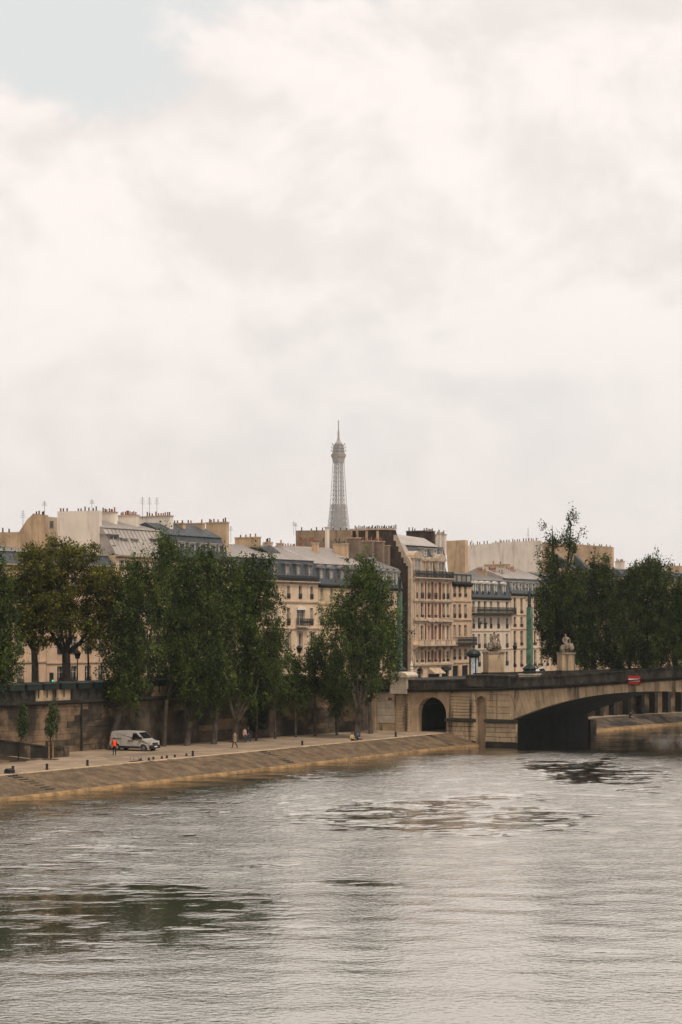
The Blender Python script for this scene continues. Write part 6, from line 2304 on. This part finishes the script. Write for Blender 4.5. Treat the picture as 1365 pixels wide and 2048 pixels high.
# ================================================================== STATUES
def statue(label, px, pyb, pym, pyt, s, wpx, lean):
    n = n_px(px, s)
    k = dist(s, n) / F
    zb, zm, zt = z_py(pyb, s, n), z_py(pym, s, n), z_py(pyt, s, n)
    zb = min(zb, 7.3)
    o = thing('statue', label, 'statue', Q(s, n, zb), math.radians(20), 'stone statues at the bridge end')
    hw2 = wpx * k / 2 * 0.86
    hp = zm - zb
    MB().box(-hw2 * 1.35, hw2 * 1.35, -hw2 * 1.1, hw2 * 1.1, -0.3, hp * 0.12).build('step', statuestone, o)
    MB().frustum(0, 0, hp * 0.12 + 0.003, hp * 0.34, hw2 * 1.22, hw2, hw2 * 1.12, hw2 * 0.92).build('plinth', sootstone, o)
    MB().box(-hw2, hw2, -hw2 * 0.82, hw2 * 0.82, hp * 0.34 + 0.003, hp * 0.93).build('pedestal', bridgestone, o)
    MB().box(-hw2 * 1.06, hw2 * 1.06, -hw2 * 0.9, hw2 * 0.9, hp * 0.93 + 0.003, hp).build('pedestal_cap', statuestone, o)
    H_ = zt - zm
    f = H_ / 2.35
    # seated draped figure on a rock, arms resting, smaller figures at its knees
    v = [(0, 0.1, 0.95), (0.02 * lean, 0.08, 1.25), (0.05 * lean, 0.05, 1.62), (0.06 * lean, 0.02, 1.90), (0.07 * lean, 0.0, 2.02), (0.08 * lean, -0.02, 2.24),
         (-0.30, 0.05, 1.74), (-0.48, -0.08, 1.38), (-0.42, -0.35, 1.15), (-0.40, -0.45, 1.12),
         (0.34, 0.05, 1.74), (0.52, 0.02, 1.40), (0.56 + 0.1 * lean, -0.15, 1.10), (0.58 + 0.1 * lean, -0.22, 1.0),
         (-0.16, 0.0, 0.92), (-0.24, -0.55, 0.98), (-0.26, -0.50, 0.45), (-0.26, -0.68, 0.36),
         (0.16, 0.0, 0.92), (0.22, -0.58, 0.90), (0.30, -0.62, 0.42), (0.30, -0.80, 0.34)]
    e = [(0, 1), (1, 2), (2, 3), (3, 4), (4, 5), (2, 6), (6, 7), (7, 8), (8, 9), (2, 10), (10, 11), (11, 12), (12, 13), (0, 14), (14, 15), (15, 16), (16, 17), (0, 18), (18, 19), (19, 20), (20, 21)]
    r = [(0.27, 0.22), (0.22, 0.17), (0.27, 0.19), 0.085, (0.12, 0.13), (0.10, 0.12), 0.12, 0.09, 0.07, 0.06, 0.12, 0.09, 0.07, 0.06, 0.18, 0.13, 0.10, 0.07, 0.18, 0.13, 0.10, 0.07]
    me = skin_mesh('figure', [Vector(q) * f for q in v], e, [tuple(a * f for a in (q if isinstance(q, tuple) else (q, q))) for q in r])
    me.materials.append(statuestone)
    for p in me.polygons:
        p.use_smooth = True
    put('figure', me, o, (0, 0, hp))

    def lump(name, c, R, amp, seed, mat=statuestone):
        bm = bmesh.new()
        bmesh.ops.create_icosphere(bm, subdivisions=3, radius=1.0)
        for q in bm.verts:
            d_ = noise.noise(q.co * 1.7 + Vector((seed, 0, 0))) * amp + noise.noise(q.co * 4.1 + Vector((0, seed, 0))) * amp * 0.6
            q.co *= 1 + d_
            q.co = Vector((q.co.x * R[0], q.co.y * R[1], max(q.co.z * R[2], -R[2] * 0.8)))
        m_ = bpy.data.meshes.new(name)
        bm.to_mesh(m_)
        bm.free()
        m_.materials.append(mat)
        put(name, m_, o, Vector(c) * f + Vector((0, 0, hp)))
    lump('rock', (0, 0.1, 0.40), (0.72 * f, 0.55 * f, 0.52 * f), 0.28, 1.3 + lean)
    lump('drapery', (0.0, -0.28, 0.72), (0.46 * f, 0.42 * f, 0.46 * f), 0.42, 5.1 + lean)
    lump('carved_group', (-0.55 * lean, -0.30, 0.55), (0.30 * f, 0.34 * f, 0.55 * f), 0.35, 9.7)
    lump('carved_group', (0.55 * lean, -0.2, 0.45), (0.26 * f, 0.30 * f, 0.50 * f), 0.4, 14.2)
    return o


statue('large weathered stone statue group on pale pedestal, left of the green lamp', 988, 1344, 1303, 1260, SB + 2.6, 40, 1)
statue('weathered stone seated statue on pale pedestal, right of the green lamp before the dark trees', 1133, 1344, 1305, 1266, SB + BW - 1.5, 33, -1)

# ================================================================== TOWER AND AIR
TD = 3147.0
tw = thing('lattice_tower', 'tall slim iron lattice tower fading in the haze behind the rooftops', 'tower', ((677.5 - 682.5) / F * TD, TD, 10.0), math.radians(43))
TB = 10.0


def hw_(z):
    return lerp_tab([(0, 62), (57, 34), (115, 18.8), (150, 12.8), (196, 9.3), (240, 7.3), (268, 6.2), (276, 6.0)], z)


def leg_w(z):
    return lerp_tab([(0, 25), (57, 16), (115, 10), (150, 8.5), (196, 5.6), (268, 3.3)], z)


m = MB()
lv = [115 + 9.0 * i for i in range(10)] + [196 + 7.2 * i for i in range(1, 11)]
for sx in (-1, 1):
    for sy in (-1, 1):
        lm = MB()
        for za, zb in zip(lv[:-1], lv[1:]):
            ca = [(sx * (hw_(za) - i), sy * (hw_(za) - j), za) for i, j in ((0, 0), (leg_w(za), 0), (leg_w(za), leg_w(za)), (0, leg_w(za)))]
            cb = [(sx * (hw_(zb) - i), sy * (hw_(zb) - j), zb) for i, j in ((0, 0), (leg_w(zb), 0), (leg_w(zb), leg_w(zb)), (0, leg_w(zb)))]
            for i in range(4):
                lm.bar(ca[i], cb[i], 0.5)
                k = (i + 1) % 4
                lm.bar(ca[i], cb[k], 0.2)
                if zb <= 197:
                    lm.bar(ca[k], cb[i], 0.28)
                lm.bar(cb[i], cb[k], 0.3)
        lm.build('corner_pier', towerpaint, tw)
for side in range(4):
    fm = MB()
    a = side * math.pi / 2
    ca, sa_ = math.cos(a), math.sin(a)

    def P_(u, z, inset=0.0):
        h = hw_(z) - inset
        x, y = u * h, -h
        return (x * ca - y * sa_, x * sa_ + y * ca, z)
    for za, zb in zip(lv[:-1], lv[1:]):
        ua, ub = 1 - leg_w(za) / hw_(za), 1 - leg_w(zb) / hw_(zb)
        fm.bar(P_(-ua, za), P_(ub, zb), 0.5)
        fm.bar(P_(ua, za), P_(-ub, zb), 0.5)
        fm.bar(P_(-ub, zb), P_(ub, zb), 0.5)
        if zb <= 197:
            zm = (za + zb) / 2
            um = (ua + ub) / 2
            for q in (za + 2.2, zm, zb - 2.2):
                fm.bar(P_(-1, q), P_(1, q), 0.6)
            for u in (-0.75, -0.5, -0.25, 0, 0.25, 0.5, 0.75):
                fm.bar(P_(u, za), P_(u * 0.98, zb), 0.4)
    fm.build('lattice_face', towerpaint, tw)
# lift shaft in the middle
sh = MB()
for za, zb in zip(lv[:-1], lv[1:]):
    for sx, sy in ((-1, -1), (1, -1), (1, 1), (-1, 1)):
        sh.bar((sx * 2.0, sy * 2.0, za), (sx * 2.0, sy * 2.0, zb), 0.4)
    sh.bar((-2, -2, za), (2, 2, zb), 0.3)
    sh.bar((2, -2, za), (-2, 2, zb), 0.3)
sh.build('lift_shaft', towerpaint, tw)
# lower stages
lo = MB()
lv2 = [0, 14, 28, 42, 57, 72, 87, 101, 115]
for sx in (-1, 1):
    for sy in (-1, 1):
        for za, zb in zip(lv2[:-1], lv2[1:]):
            ca_ = [(sx * (hw_(za) - i), sy * (hw_(za) - j), za) for i, j in ((0, 0), (leg_w(za), 0), (leg_w(za), leg_w(za)), (0, leg_w(za)))]
            cb_ = [(sx * (hw_(zb) - i), sy * (hw_(zb) - j), zb) for i, j in ((0, 0), (leg_w(zb), 0), (leg_w(zb), leg_w(zb)), (0, leg_w(zb)))]
            for i in range(4):
                k = (i + 1) % 4
                lo.bar(ca_[i], cb_[i], 1.6)
                lo.bar(ca_[i], cb_[k], 0.9)
                lo.bar(ca_[k], cb_[i], 0.9)
lo.build('lower_legs', towerpaint, tw)
MB().box(-36, 36, -36, 36, 54, 60).build('first_platform', towerpaint, tw)
MB().box(-21, 21, -21, 21, 112, 117).build('second_platform', towerpaint, tw)
pm = MB()
pm.frustum(0, 0, 262, 271, 6.1, 6.1, 7.6, 7.6)
pm.build('platform_bracket', towerpaint, tw)
MB().box(-8.4, 8.4, -8.4, 8.4, 271.05, 276.0).build('top_platform', M('tower_platform', (0.30, 0.21, 0.15), 0.8, 0.08, 0.05, 0.0), tw)
MB().frustum(0, 0, 276.05, 290, 7.0, 7.0, 5.8, 5.8).build('cabin', towerpaint, tw)
for z_, h_ in ((280.0, 8.0), (285.0, 7.6), (290.1, 7.0)):
    rm = MB()
    rm.box(-h_, h_, -h_, h_, z_, z_ + 0.8)
    for sx in (-1, 1):
        for sy in (-1, 0, 1):
            rm.box(sx * h_ - 0.5, sx * h_ + 0.5, sy * h_ - 0.5, sy * h_ + 0.5, z_ + 0.8, z_ + 3.0)
            rm.box(sy * h_ - 0.5, sy * h_ + 0.5, sx * h_ - 0.5, sx * h_ + 0.5, z_ + 0.81, z_ + 3.01)
    rm.build('aerial_gallery', towerpaint, tw)
MB().lathe([(6.2, 291), (5.2, 293.5), (2.6, 297), (2.0, 301), (1.5, 303)], 12).build('dome', towerpaint, tw)
am = MB()
am.lathe([(1.5, 303), (1.35, 312), (0.9, 312.2), (0.8, 327), (0.3, 330)], 8)
for z_ in (305, 308, 311):
    am.box(-1.9, 1.9, -0.4, 0.4, z_, z_ + 1.2)
am.box(-1.8, 1.8, -0.3, 0.3, 327.5, 328.3)
am.build('antenna', towerpaint, tw)

# ------------------------------------------------------------------ haze
hz = MB().box(-2600, 2600, -900, 3500, -4.5, 352).build('haze', None)
hm = bpy.data.materials.new('haze_air')
hm.use_nodes = True
t = NT(hm.node_tree)
t.n.clear()
out = t.node('ShaderNodeOutputMaterial')
pv = t.node('ShaderNodeVolumePrincipled')
pv.inputs['Color'].default_value = (0.72, 0.84, 0.86, 1)
pv.inputs['Density'].default_value = 0.00006
pv.inputs['Anisotropy'].default_value = 0.0
t.link(pv.outputs[0], out.inputs['Volume'])
hz.data.materials.append(hm)
hz['kind'] = 'stuff'
hz['label'] = 'thin pale haze over the river and the city'
hz.visible_shadow = True
